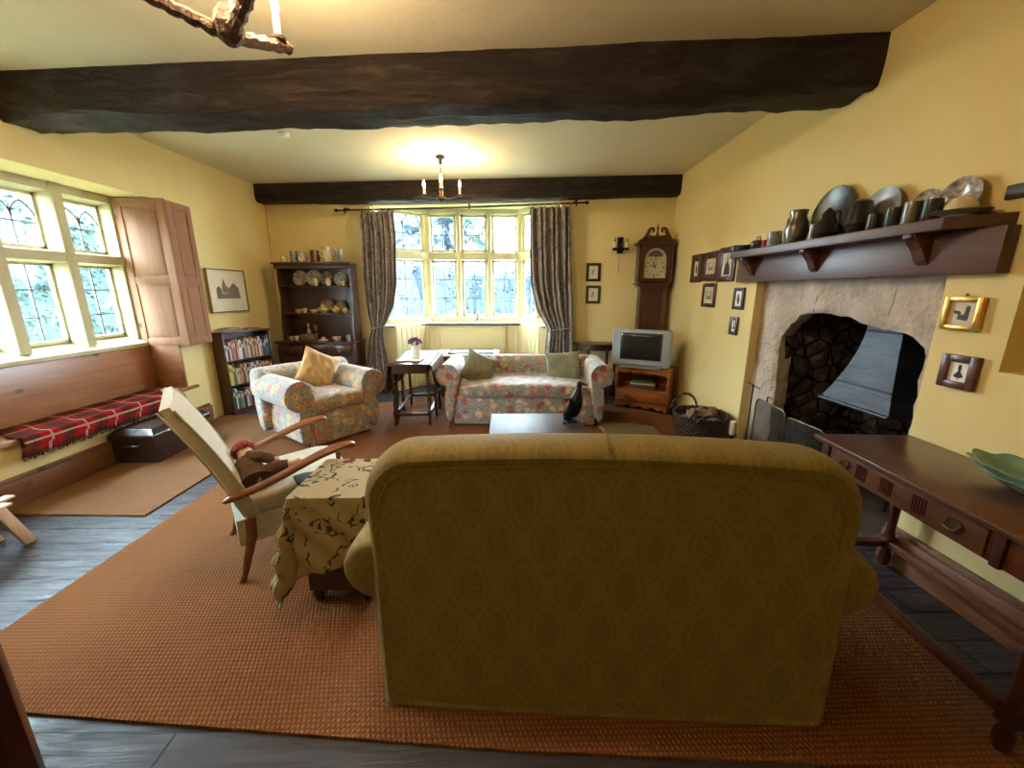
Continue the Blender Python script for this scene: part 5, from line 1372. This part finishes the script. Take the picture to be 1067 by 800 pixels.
fl = thing('firewood_log', 'charred log lying in the fireplace behind the screen', 'log', (2.5, 2.95, .035))
MB().tube([(-.05, -.22, .06), (0, 0, .065), (.03, .2, .06)], [.05, .055, .05], 9).build('bark', 'log_ash', fl)

# ------------------------------------------------------------------ things on the mantel
Z = 1.8305
jug('ashtray_dish', 'low dark oval dish at the far end of the mantel shelf, nearest the clock', 'dish', (2.10, 3.56, Z), .1, .05, 'dark_pewter', handle=False, prof=[(.06, 0), (.09, .012), (.10, .05), (.09, .048), (.06, .01)])
s = jug('lidded_pot', 'small black lidded pot with a ring on top, on the mantel shelf', 'pot', (2.10, 3.40, Z), .06, .08, 'dark_pewter', handle=False, prof=[(.045, 0), (.06, .025), (.057, .06), (.04, .075), (.005, .08)])
MB().tube([(0, -.024, .075), (0, -.016, .105), (0, .016, .105), (0, .024, .075)], .004, 6).build('lid_ring', 'pewter', s)
jug('match_tub', 'little red tub between the black pot and the patterned mug on the mantel', 'tub', (2.09, 3.295, Z), .024, .065, 'socket_red', handle=False, prof=mugp(.024, .065))
jug('mug', 'small blue and white patterned mug on the mantel shelf', 'mug', (2.10, 3.20, Z), .05, .115, 'blue_ceramic', PI / 2, prof=mugp(.05, .115))
jug('jug', 'shiny copper-toned jug with spout, tallest at the far end of the mantel', 'jug', (2.10, 2.97, Z), .075, .225, 'pewter', -PI / 2)
jug('beaker', 'narrow grey beaker between the shiny jug and the big platter', 'beaker', (2.12, 2.83, Z), .026, .11, 'pewter', handle=False, prof=mugp(.026, .11))
plate('platter', 'large dark round platter leaning on the wall above the mantel', (2.155, 2.73, Z), .165, 'dark_pewter', PI, .12, .012, 'platter')
jug('coffee_pot', 'dark pewter pot before the large dark platter, nearer the far end', 'pot', (2.075, 2.66, Z), .065, .18, 'dark_pewter', PI / 2, prof=[(.05, 0), (.075, .03), (.06, .08), (.035, .12), (.032, .15), (.02, .17), (.004, .185)])
jug('tankard', 'dark bellied pewter tankard between the large platter and pale plate', 'tankard', (2.08, 2.43, Z), .07, .18, 'dark_pewter', -PI / 2, prof=[(.04, 0), (.05, .01), (.075, .05), (.06, .12), (.05, .17), (.03, .185), (.005, .19)])
plate('plate', 'pale pewter plate leaning on the wall behind the mugs on the mantel', (2.16, 2.375, Z + .004), .118, 'pewter_plate', PI, .10)
jug('mug', 'small black mug on the mantel below the pale pewter plate', 'mug', (2.07, 2.315, Z), .036, .085, 'dark_pewter', PI / 2, prof=mugp(.036, .085))
jug('mug', 'dark mug on the mantel beside the shiny pewter tankard', 'mug', (2.07, 2.20, Z), .042, .095, 'dark_pewter', PI / 2, prof=mugp(.042, .095))
jug('tankard', 'shiny straight-sided pewter tankard with a handle on the mantel', 'tankard', (2.07, 2.105, Z), .042, .105, 'pewter', -PI / 2, prof=mugp(.042, .105))
jug('mug', 'black mug between the shiny tankard and the stacked dish on the mantel', 'mug', (2.08, 2.02, Z), .04, .10, 'dark_pewter', -PI / 2, prof=mugp(.04, .10))
plate('plate', 'small patterned plate leaning on the wall behind the shiny tankard', (2.165, 2.13, Z), .085, 'patterned_ceramic', PI, .12)
plate('plate', 'patterned saucer leaning upright at the near end of the mantel shelf', (2.165, 1.975, Z), .095, 'patterned_ceramic', PI, .12)
jug('dish', 'shallow grey oval dish at the near end of the mantel shelf', 'dish', (2.10, 1.91, Z), .09, .03, 'pewter_plate', handle=False, prof=[(.05, 0), (.055, .008), (.105, .026), (.10, .028), (.05, .012)])
jug('bowl', 'upturned cream bowl sitting in the grey dish on the mantel', 'bowl', (2.10, 1.91, Z + .0125), .05, .07, 'cream_ceramic', handle=False, prof=[(.052, 0), (.058, .01), (.055, .04), (.035, .07), (.004, .078)])

# ------------------------------------------------------------------ tin deed chest and tartan blanket
ch = thing('trunk', 'dark brown leather-look metal trunk with domed lid under the window seat', 'trunk', (-3.265, 3.64, .012), 0)
MB().loft([[(x * .185, y * .325, z) for x, y in ((-1, -1), (1, -1), (1, 1), (-1, 1))] for z in (0, .22)]).build('chest_body', 'black_leather', ch, smooth=False)
m = MB()
m.loft([[(x * .20 * k, y * .34 * k2, z) for x, y in ((-1, -1), (1, -1), (1, 1), (-1, 1))] for z, k, k2 in ((.215, 1, 1), (.25, 1, 1), (.262, .97, .98), (.30, .80, .88), (.305, .76, .86))]); m.build('lid', 'black_leather', ch, smooth=False)
MB().tube([(-.06, -.33, .17), (-.055, -.352, .165), (.055, -.352, .165), (.06, -.33, .17)], .007, 8).build('handle', 'pewter', ch)
MB().box((.19, 0, .20), (.012, .05, .06), bev=.003).build('latch', 'pewter', ch)
def blanket():
    y0, y1 = 2.66, 4.12
    def f(u, v):
        y = lerp(y0, y1, u) + .02 * sin(v * 9) * (1 if v < .9 else 0)
        y += (1 - v) * .14 * (1 - u)
        s = v * .50     # distance from the back
        z = .479 + .006 * noise.noise(Vector((y * 5, v * 4, 0))) + .004
        if s < .345: return Vector((-3.785 + s, y, z))
        q = s - .345
        if q < .03: a = q / .03 * PI / 2; return Vector((-3.44 + .012 * sin(a) - .0, y, z - .012 * (1 - cos(a))))
        w = .010 * sin(u * 46) * min(1, (q - .03) * 14)
        return Vector((-3.432 + .018 * min(1, q * 10) + w, y, z - .012 - (q - .03)))
    tag(MB().grid(f, 120, 40, 1.5, .55, .007).build('tartan_blanket', 'tartan'), 'red and green tartan blanket spread along the window seat and hanging over its edge', 'blanket')
    m = MB()
    for k in range(230):
        u = k / 229; p = f(u, 1.0); m.tube([p, p + Vector((.003 * sin(k * 3), .004 * cos(k * 5), -.024 - .006 * sin(k * 7)))], .0022, 4)
    o = m.build('fringe', 'tartan'); o.parent = bpy.data.objects['tartan_blanket']; o['kind'] = 'stuff'
blanket()

# ------------------------------------------------------------------ fireside chair, doll
CA = math.radians(38); CO = Vector((-1.525, 2.035, .012)); CR = Matrix.Rotation(CA, 3, 'Z')
def chair():
    s = thing('fireside_chair', 'cream upholstered fireside chair with open curved wooden arms, holding a rag doll', 'armchair', CO, CA)
    # backrest slab leaning back
    def back_ring(w, h0, h1, off, zpad=0):
        pass
    m = MB(); rings = []
    for t in [0, .04, .12, .3, .5, .7, .88, .96, 1.0]:
        z = lerp(.34, .97, t); x = lerp(.06, -.19, t) + .02 * sin(t * PI)
        th = .030 * (1 if .03 < t < .95 else .7) + (.006 * sin(t * PI)); hw_ = .275 if .03 < t < .95 else .262
        rings.append([(x - th, -hw_, z), (x - th * .9, -hw_ * .5, z), (x - th * .9, hw_ * .5, z), (x - th, hw_, z), (x + th * .8, hw_, z + .01), (x + th * 1.15, hw_ * .5, z + .01), (x + th * 1.15, -hw_ * .5, z + .01), (x + th * .8, -hw_, z + .01)])
    m.loft(rings); b = m.build('backrest', 'cream_fabric', s)
    m = MB()
    for sy in (-1, 1):
        for e in (-.030, .030):
            m.tube([(lerp(.06, -.19, t) + .02 * sin(t * PI) + e, sy * .272, lerp(.36, .965, t)) for t in [k / 10 for k in range(11)]], .006, 6)
    m.build('piping', 'cream_fabric', b)
    MB().loft([[(-.01, -.27, z), (.56, -.28, z + dz), (.56, .28, z + dz), (-.01, .27, z)] for z, dz in ((.20, .02), (.345, .02))]).build('seat_frame', 'cream_fabric', s)
    MB().sup((.31, 0, .405), (.56, .53, .11), .35, rot=Matrix.Rotation(-.06, 3, 'Y')).build('seat_cushion', 'cream_fabric', s)
    for sy in (-1, 1):
        # arm: sweeping S curve with flat section
        m = MB(); rings = []
        cv = [(-.06, .475), (.06, .50), (.20, .535), (.34, .59), (.46, .625), (.56, .635), (.60, .625)]
        for k, (x, z) in enumerate(cv):
            w = [.018, .024, .030, .036, .040, .038, .022][k]; h = .018
            y = sy * (.292 + .012 * k / 6)
            rings.append([(x, y - w, z - h * .6), (x, y - w, z + h * .6), (x, y - w * .5, z + h), (x, y + w * .5, z + h), (x, y + w, z + h * .6), (x, y + w, z - h * .6), (x, y + w * .5, z - h), (x, y - w * .5, z - h)])
        m.loft(rings); m.build('armrest', 'arm_wood', s, sub=2)
        MB().lathe([(.014, .33), (.018, .36), (.013, .40), (.02, .45), (.021, .49), (.012, .54), (.014, .60)], (.50, sy * .297, 0), 12).build('arm_post', 'arm_wood', s)
        m = MB(); m.tube([(.05, sy * .265, .34), (.045, sy * .267, .24), (.01, sy * .268, .12), (-.01, sy * .27, .04), (-.03, sy * .27, 0)], [.026, .026, .021, .018, .017], 10); m.build('leg', 'arm_wood', s)
        MB().lathe([(.013, 0), (.016, .04), (.024, .12), (.026, .22), (.024, .34)], (.53, sy * .262, 0), 12).build('leg', 'arm_wood', s)
chair()
def cw(x, y, z): return CO + CR @ Vector((x, y, z))
def doll():
    d = thing('rag_doll', 'red-haired rag doll in brown clothes slumped on the cream fireside chair', 'doll', cw(.10, -.19, .475), CA); d.rotation_euler = (math.radians(-62), 0, CA)
    bd = bpy.data.meshes.new('body'); bm = bmesh.new()
    J = {'pel': ((.0, 0, .05), .055), 'waist': ((.0, 0, .10), .05), 'chest': ((-.01, 0, .155), .055), 'neck': ((-.012, .0, .20), .022), 'head0': ((-.01, .0, .235), .045), 'head1': ((-.01, .0, .275), .045),
         'shR': ((.0, -.055, .17), .024), 'elR': ((.06, -.085, .12), .021), 'haR': ((.13, -.07, .075), .019), 'shL': ((.0, .055, .17), .024), 'elL': ((.05, .085, .12), .021), 'haL': ((.11, .08, .08), .019),
         'hipR': ((.03, -.035, .04), .034), 'knR': ((.13, -.06, .045), .028), 'anR': ((.21, -.07, .03), .022), 'toR': ((.225, -.075, .055), .024), 'hipL': ((.03, .035, .04), .034), 'knL': ((.12, .06, .045), .028), 'anL': ((.20, .09, .03), .022), 'toL': ((.215, .095, .055), .024)}
    V = {k: bm.verts.new(v[0]) for k, v in J.items()}
    for a, b in (('pel', 'waist'), ('waist', 'chest'), ('chest', 'neck'), ('neck', 'head0'), ('head0', 'head1'), ('chest', 'shR'), ('shR', 'elR'), ('elR', 'haR'), ('chest', 'shL'), ('shL', 'elL'), ('elL', 'haL'), ('pel', 'hipR'), ('hipR', 'knR'), ('knR', 'anR'), ('anR', 'toR'), ('pel', 'hipL'), ('hipL', 'knL'), ('knL', 'anL'), ('anL', 'toL')):
        bm.edges.new((V[a], V[b]))
    bm.verts.index_update(); idx = {k: v.index for k, v in V.items()}
    bm.to_mesh(bd); bm.free(); bd.materials.append(MATS['doll_skin'])
    o = bpy.data.objects.new('body', bd); COL.objects.link(o); o.parent = d
    md = o.modifiers.new('sk', 'SKIN'); md.use_smooth_shade = True
    for k, i in idx.items(): bd.skin_vertices[0].data[i].radius = (J[k][1],) * 2
    bd.skin_vertices[0].data[idx['pel']].use_root = True
    o.modifiers.new('u', 'SUBSURF').render_levels = 2
    # clothes
    m = MB(); m.loft([[(cx + r * cos(a), r * 1.12 * sin(a), z) for a in [2 * PI * k / 16 for k in range(16)]] for cx, r, z in ((.02, .085, .015), (.01, .078, .06), (0, .064, .11), (-.008, .066, .16), (-.012, .045, .195), (-.012, .028, .205))])
    m.tube([(-.0, -.05, .175), (.06, -.085, .12), (.105, -.075, .092)], [.034, .031, .029], 10); m.tube([(-.0, .05, .175), (.05, .085, .12), (.09, .082, .095)], [.034, .031, .029], 10)
    m.tube([(.03, -.035, .045), (.12, -.058, .048), (.165, -.064, .040)], [.042, .036, .031], 10); m.tube([(.03, .035, .045), (.11, .06, .048), (.155, .078, .040)], [.042, .036, .031], 10)
    m.build('clothes', 'doll_brown', d)
    m = MB(); rnd = random.Random(5)
    for k in range(150):
        a = rnd.uniform(0, 2 * PI); b = rnd.uniform(-.15, 1)
        n_ = Vector((cos(a) * math.sqrt(max(0, 1 - b * b)), sin(a) * math.sqrt(max(0, 1 - b * b)), b))
        if n_.x > .55 and n_.z < .55: continue
        p = Vector((-.01, 0, .262)) + n_ * .056; m.sup(p, (.026, .026, .026), 1, 6, 4)
    m.build('hair', 'red_wool', d)
    m = MB()
    for sy in (-.018, .018): m.sup((.036, sy, .262), (.008, .008, .010), 1, 8, 6)
    m.tube([(.034, -.012, .236), (.038, 0, .232), (.034, .012, .236)], .002, 5); m.build('face_stitching', 'ink', d)
    m = MB(); m.loft([[(.0 + r * cos(a), r * sin(a), z) for a in [2 * PI * k / 16 for k in range(16)]] for r, z in ((.052, .186), (.058, .196), (.040, .206))]); m.build('collar', 'white_paint', d)
doll()
def throw():
    def f(u, v):
        x = lerp(.28, .52, u); s_ = v * .34
        if s_ < .12: return cw(x, -.18 - s_, .468 + .004 * sin(u * 9))
        return cw(x + .01 * sin(v * 8), -.302 - .012 * sin(u * 11), .46 - (s_ - .12))
    tag(MB().grid(f, 24, 24, 1, 1, .012).build('folded_garment', 'dark_green_cloth'), 'dark green cloth draped off the side of the cream fireside chair seat', 'cloth')
throw()

# ------------------------------------------------------------------ chest with embroidered cloth beside the sofa
TB = (-.80, 1.83)
bt2 = thing('side_chest', 'dark wooden chest used as a side table, hidden under the embroidered cloth', 'chest', (TB[0], TB[1], .012), 0)
MB().box((0, 0, .32), (.30, .36, .50), bev=.005).build('chest_body', 'dark_oak', bt2)
MB().box((0, 0, .572), (.33, .39, .016), bev=.004).build('lid', 'dark_oak', bt2)
for x in (-.12, .12):
    for y in (-.15, .15): MB().lathe([(.02, 0), (.028, .03), (.024, .07)], (x, y, 0), 10).build('foot', 'dark_oak', bt2)
def cloth():
    hx, hy, top = .168, .198, .596; a0 = math.radians(12)
    def f(u, v):
        px = lerp(-.62, .30, u); py = lerp(-.56, .50, v)
        x = px * cos(a0) - py * sin(a0); y = px * sin(a0) + py * cos(a0)
        cx, cy = max(-hx, min(hx, x)), max(-hy, min(hy, y)); d = Vector((x - cx, y - cy)); L = d.length
        if L < 1e-6: return Vector((TB[0] + x, TB[1] + y, top + .003 * noise.noise(Vector((x * 12, y * 12, 0)))))
        n = d / L
        # squeeze fans at the corners into hanging folds
        ang = math.atan2(n.y, n.x); fold = .018 * sin(ang * 9 + 1) + .012 * sin((x + y) * 38)
        z = top - max(0, L - .012)
        corner = abs(n.x * n.y) * 2
        out = .014 + min(L, .4) * (.06 + .20 * corner) + fold * min(1, L * 5)
        z = max(z, .11 + .02 * sin(ang * 7))
        return Vector((TB[0] + cx + n.x * out, TB[1] + cy + n.y * out, z))
    tag(MB().grid(f, 90, 90, 1.15, 1.3, .004).build('embroidered_cloth', 'crewel'), 'cream crewel-embroidered cloth draped over the dark chest beside the green sofa', 'tablecloth')
cloth()

# ------------------------------------------------------------------ long side table with drawer, green bowl
sd = thing('side_table', 'long reddish-brown oak side table with drawer, against the fireplace wall', 'table', (1.885, 1.43, 0), math.radians(-4))
MB().box((0, 0, .7375), (.50, 1.08, .025), bev=.006).build('table_top', 'table_top_wood', sd)
MB().bx((-.215, -.50, .60), (.215, .50, .725), .002).build('apron', 'mahogany_y', sd)
for x, y in ((-.20, -.47), (.20, -.47), (-.20, .47), (.20, .47)):
    m = MB(); m.box((x, y, .66), (.05, .05, .13), bev=.002)
    m.lathe([(.020, .012), (.027, .03), (.027, .08), (.021, .10), (.028, .125)], (x, y, 0), 8)
    m.lathe([(.026, .18), (.019, .22), (.023, .40), (.026, .54), (.020, .56), (.027, .60)], (x, y, 0), 14); m.box((x, y, .15), (.05, .05, .07), bev=.003)
    m.build('leg', 'mahogany', sd)
m = MB()
m.box((-.20, 0, .145), (.035, .90, .035), bev=.003); m.box((.20, 0, .145), (.035, .90, .035), bev=.003)
for y in (-.47, .47): m.box((0, y, .145), (.38, .035, .035), bev=.003)
m.build('stretcher', 'mahogany_y', sd)
dr = MB().bx((-.226, -.29, .608), (-.213, .43, .718), .002).build('drawer', 'table_top_wood', sd)
for y in (-.19, .33):
    m = MB(); m.prism([(y - .035, .668), (y - .02, .685), (y, .69), (y + .02, .685), (y + .035, .668), (y + .02, .652), (y, .645), (y - .02, .652)], -.231, -.226, 'x')
    m.tube([(-.231, y - .025, .672), (-.248, y - .022, .655), (-.250, y, .65), (-.248, y + .022, .655), (-.231, y + .025, .672)], .004, 6)
    m.build('handle', 'old_brass', dr)
for yc in (-.05, .10, .235):
    m = MB()
    for k in range(5): m.tube([(-.2265, yc + (k - 2) * .013, .63), (-.2265, yc + (k - 2) * .013, .70)], .0035, 6)
    m.build('reeding', 'mahogany', dr)
for y in (-.33, .46): MB().box((-.215, y, .662), (.028, .03, .13), bev=.003).build('stile', 'dark_oak', sd)
bw = thing('glass_bowl', 'large green glazed leaf-edged bowl on the long side table', 'bowl', (1.985, 1.31, .7505), math.radians(-6))
m = MB(); rings = []
for r, z, wv in ((.30, 0, 0), (.36, .004, 0), (.62, .028, .02), (.86, .062, .04), (1.0, .088, .06), (.97, .088, .06), (.82, .062, .04), (.58, .032, .02), (.3, .012, 0), (.02, .010, 0)):
    rings.append([((1 + wv * sin(a * 9)) * r * .12 * cos(a), (1 + wv * sin(a * 9)) * r * .215 * sin(a), z * (1 + .05 * sin(a * 9) * (r > .8)) * (1 + .0 * abs(sin(a)))) for a in [2 * PI * k / 90 for k in range(90)]])
m.loft(rings); m.build('bowl_body', 'green_glass_bowl', bw)
m = MB()
for r, z in ((.80, .052), (1.005, .088)):
    m.tube([((1 + .05 * sin(a * 9)) * r * .1215 * cos(a), (1 + .05 * sin(a * 9)) * r * .218 * sin(a), z * (1 + .05 * sin(a * 9) * (r > .9)) * (1 + .0 * abs(sin(a)))) for a in [2 * PI * k / 90 for k in range(90)]], .003, 5, closed=True)
m.build('rim_line', 'green_glass_bowl', bw)

# ------------------------------------------------------------------ child's slatted chair at the picture edge, dark door
cc = thing('child_chair', "low pale wooden slatted chair standing on the bare floorboards by the window wall", 'chair', (-3.00, 2.03, .0), 0)
for x, yf in ((-.10, .20), (-.01, .21), (.08, .12)):
    MB().box((x, yf - .22, .285), (.06, .44, .016), bev=.005).build('seat_slat', 'pale_wood', cc)
for y in (.06, -.30):
    MB().box((-.01, y, .265), (.24, .035, .024), bev=.003).build('cross_rail', 'pale_wood', cc)
for x in (-.11, .09):
    for y, tl in ((.06, .10), (-.30, -.10)):
        MB().prism([(y - .03, .28), (y + .03, .28), (y + .03 + tl, 0), (y - .03 + tl, 0)], x - .011, x + .011, 'x', bev=.003).build('leg', 'pale_wood', cc)
for x in (-.11, .09):
    MB().prism([(-.34, .27), (-.30, .27), (-.42, .60), (-.46, .60)], x - .011, x + .011, 'x', bev=.003).build('back_post', 'pale_wood', cc)
for z, y in ((.42, -.375), (.53, -.415)): MB().box((-.01, y, z), (.22, .014, .06), bev=.003).build('back_slat', 'pale_wood', cc)

d3 = win_root('door_1')
d3.location = (-1.30, .855, 0); d3.rotation_euler.z = math.radians(-140)
MB().bx((0, -.02, .01), (.80, .02, 2.0), .004).build('door_leaf', 'mahogany', d3)
m = MB()
for x0, x1 in ((.10, .37), (.43, .70)):
    for z0, z1 in ((.2, .9), (1.05, 1.85)): m.bx((x0, -.027, z0), (x1, .027, z1), .008)
m.build('panel', 'mahogany', d3)
MB().lathe([(.02, 0), (.02, .01), (.008, .02), (.008, .04), (.024, .05), (.02, .07)], (.06, .02, 1.0), 14, rot=Matrix.Rotation(-PI / 2, 3, 'X')).build('door_handle', 'brass', d3)

# ------------------------------------------------------------------ garden outside
struct('ground', MB().bx((-60, -30, -.6), (40, 60, -.3)), 'lawn', smooth=False)
def hedge(name, label, P, Q, h0, h1, mat, depth=1.5, leaves=5000, kind='stuff', cat='hedge'):
    P, Q = Vector((*P, 0)), Vector((*Q, 0)); d = (Q - P).normalized(); n = Vector((d.y, -d.x, 0)); L = (Q - P).length
    m = MB(); rnd = random.Random(int(L * 10))
    def hh(t): return lerp(h0, h1, t) + .5 * noise.noise(Vector((t * 6, L, 0))) + .25 * noise.noise(Vector((t * 25, L, 0)))
    prof = [(-depth, 0), (-depth, .8), (-depth * .6, 1.0), (0, .97), (depth * .0 + .25, .8), (.3, .4), (.3, 0)]
    N = int(L * 3); rings = []
    for i in range(N + 1):
        t = i / N; b = P + d * L * t; r = []
        for s_, z in prof:
            zz = z * (hh(t) + .4) - .4; q = b + n * s_; w = Vector((q.x, q.y, zz))
            r.append(w + n * (noise.noise(w * 1.2) * .5 + noise.noise(w * 4) * .2))
        rings.append(r)
    m.loft(rings)
    for _ in range(leaves):
        t = rnd.random(); z = rnd.random() ** .8; zz = z * (hh(t) + .45) - .35
        q = P + d * L * t + n * (.30 * (1 if z < .85 else rnd.uniform(-3, 1)) + rnd.uniform(-.15, .3)); q.z = zz
        q += n * (noise.noise(Vector((q.x, q.y, q.z)) * 1.2) * .5)
        a, b_ = Vector([rnd.uniform(-1, 1) for _ in range(3)]).normalized(), Vector([rnd.uniform(-1, 1) for _ in range(3)]).normalized()
        s2 = rnd.uniform(.035, .08)
        vs = [m.bm.verts.new(q + a * s2), m.bm.verts.new(q + b_ * s2 * .6), m.bm.verts.new(q - a * s2), m.bm.verts.new(q - b_ * s2 * .6)]
        m.bm.faces.new(vs)
    o = m.build(name, mat, smooth=False); tag(o, label, cat, kind=kind)
hedge('hedge', 'dense green hedge growing outside the mullioned window beside the window seat', (-8.5, 0), (-9.0, 12), 3.3, 3.7, 'hedge', leaves=14000)
hedge('hedge', 'clipped bluish-green hedge outside the curtained bay window', (-7.5, 14), (12, 14.5), 2.9, 1.65, 'tree_blue', leaves=12000)
def tree(label, c, h, r, mat, seed):
    t = thing('tree', label, 'tree', c)
    MB().tube([(0, 0, -.4), (.05, .02, h * .3), (0, .05, h * .6)], [.16, .13, .08], 10).build('trunk', 'beam', t)
    m = MB(); rnd = random.Random(seed)
    for k in range(16):
        a, b = rnd.uniform(0, 2 * PI), rnd.random(); rr_ = r * (.4 + .4 * rnd.random())
        m.sup((r * .55 * cos(a) * b, r * .55 * sin(a) * b, h * (.45 + .5 * rnd.random()) - rr_ * .3), (rr_ * 1.5, rr_ * 1.5, rr_ * 1.3), 1, 14, 10)
    for v in m.bm.verts: v.co += Vector((noise.noise(v.co * 2 + Vector((seed, 0, 0))), noise.noise(v.co * 2 + Vector((0, seed, 0))), noise.noise(v.co * 2))) * .35
    co = [v.co.copy() for v in m.bm.verts]
    for _ in range(6000):
        q = rnd.choice(co) + Vector([rnd.gauss(0, .12) for _ in range(3)])
        a, b_ = Vector([rnd.uniform(-1, 1) for _ in range(3)]).normalized(), Vector([rnd.uniform(-1, 1) for _ in range(3)]).normalized(); s2 = rnd.uniform(.06, .13)
        m.bm.faces.new([m.bm.verts.new(q + a * s2), m.bm.verts.new(q + b_ * s2 * .6), m.bm.verts.new(q - a * s2), m.bm.verts.new(q - b_ * s2 * .6)])
    m.build('crown', mat, t, smooth=False)
tree('large bluish tree outside, filling the bay lights nearest the dresser', (-5.5, 19.5, 0), 7.2, 3.0, 'tree_blue', 1)
tree('tall tree outside behind the second bay light', (-2.6, 21.5, 0), 7.0, 2.0, 'tree_blue', 2)
tree('pale green tree outside against the sky in the middle bay light', (-1.25, 18, 0), 4.8, .9, 'hedge', 3)

# ------------------------------------------------------------------ world, daylight, camera
w = bpy.data.worlds.new('sky'); S.world = w; w.use_nodes = True
nt = w.node_tree; bg = nt.nodes['Background']
SKY = 9.0
g = nt.nodes.new('ShaderNodeTexCoord'); sp_ = nt.nodes.new('ShaderNodeSeparateXYZ'); rp = nt.nodes.new('ShaderNodeValToRGB')
nt.links.new(g.outputs['Generated'], sp_.inputs[0]); nt.links.new(sp_.outputs[2], rp.inputs[0])
e = rp.color_ramp; e.elements[0].position = 0; e.elements[0].color = (.74, .85, .98, 1); e.elements[1].position = .8; e.elements[1].color = (.64, .81, 1.0, 1)
nt.links.new(rp.outputs[0], bg.inputs[0]); bg.inputs[1].default_value = SKY
def portal(c, rot, sx, sy):
    l = bpy.data.lights.new('window_portal', 'AREA'); l.shape = 'RECTANGLE'; l.size = sx; l.size_y = sy; l.cycles.is_portal = True
    o = bpy.data.objects.new('window_portal', l); COL.objects.link(o); o.location = c; o.rotation_euler = rot
portal((-4.12, 2.9, 1.7), (0, -PI / 2, 0), 1.5, 2.9)       # emits toward +x
portal((-.5, 6.80, 1.85), (-PI / 2, 0, 0), 2.0, 1.75)      # toward -y
portal((-1.66, 6.42, 1.85), (-PI / 2, 0, math.radians(39)), 1.0, 1.75)
portal((.66, 6.28, 1.85), (-PI / 2, 0, math.radians(-54)), 1.1, 1.75)

F = 411.; P_ = math.atan(97 / F)
cam = bpy.data.cameras.new('camera'); co = bpy.data.objects.new('camera', cam); COL.objects.link(co)
cam.sensor_width = 36; cam.sensor_fit = 'HORIZONTAL'; cam.lens = F / 1067 * 36; cam.clip_start = .05
co.location = (0, 0, 1.5); co.rotation_euler = (PI / 2 - P_, 0, -math.radians(1.1)); S.camera = co
S.view_settings.view_transform = 'Standard'; S.view_settings.look = 'None'; S.view_settings.gamma = 1
S.view_settings.use_curve_mapping = False; S.view_settings.exposure = 3.25
S.cycles.use_denoising = True; S.cycles.max_bounces = 10; S.cycles.diffuse_bounces = 6; S.cycles.transparent_max_bounces = 16
S.cycles.sample_clamp_indirect = 8; S.cycles.caustics_reflective = False; S.cycles.caustics_refractive = False
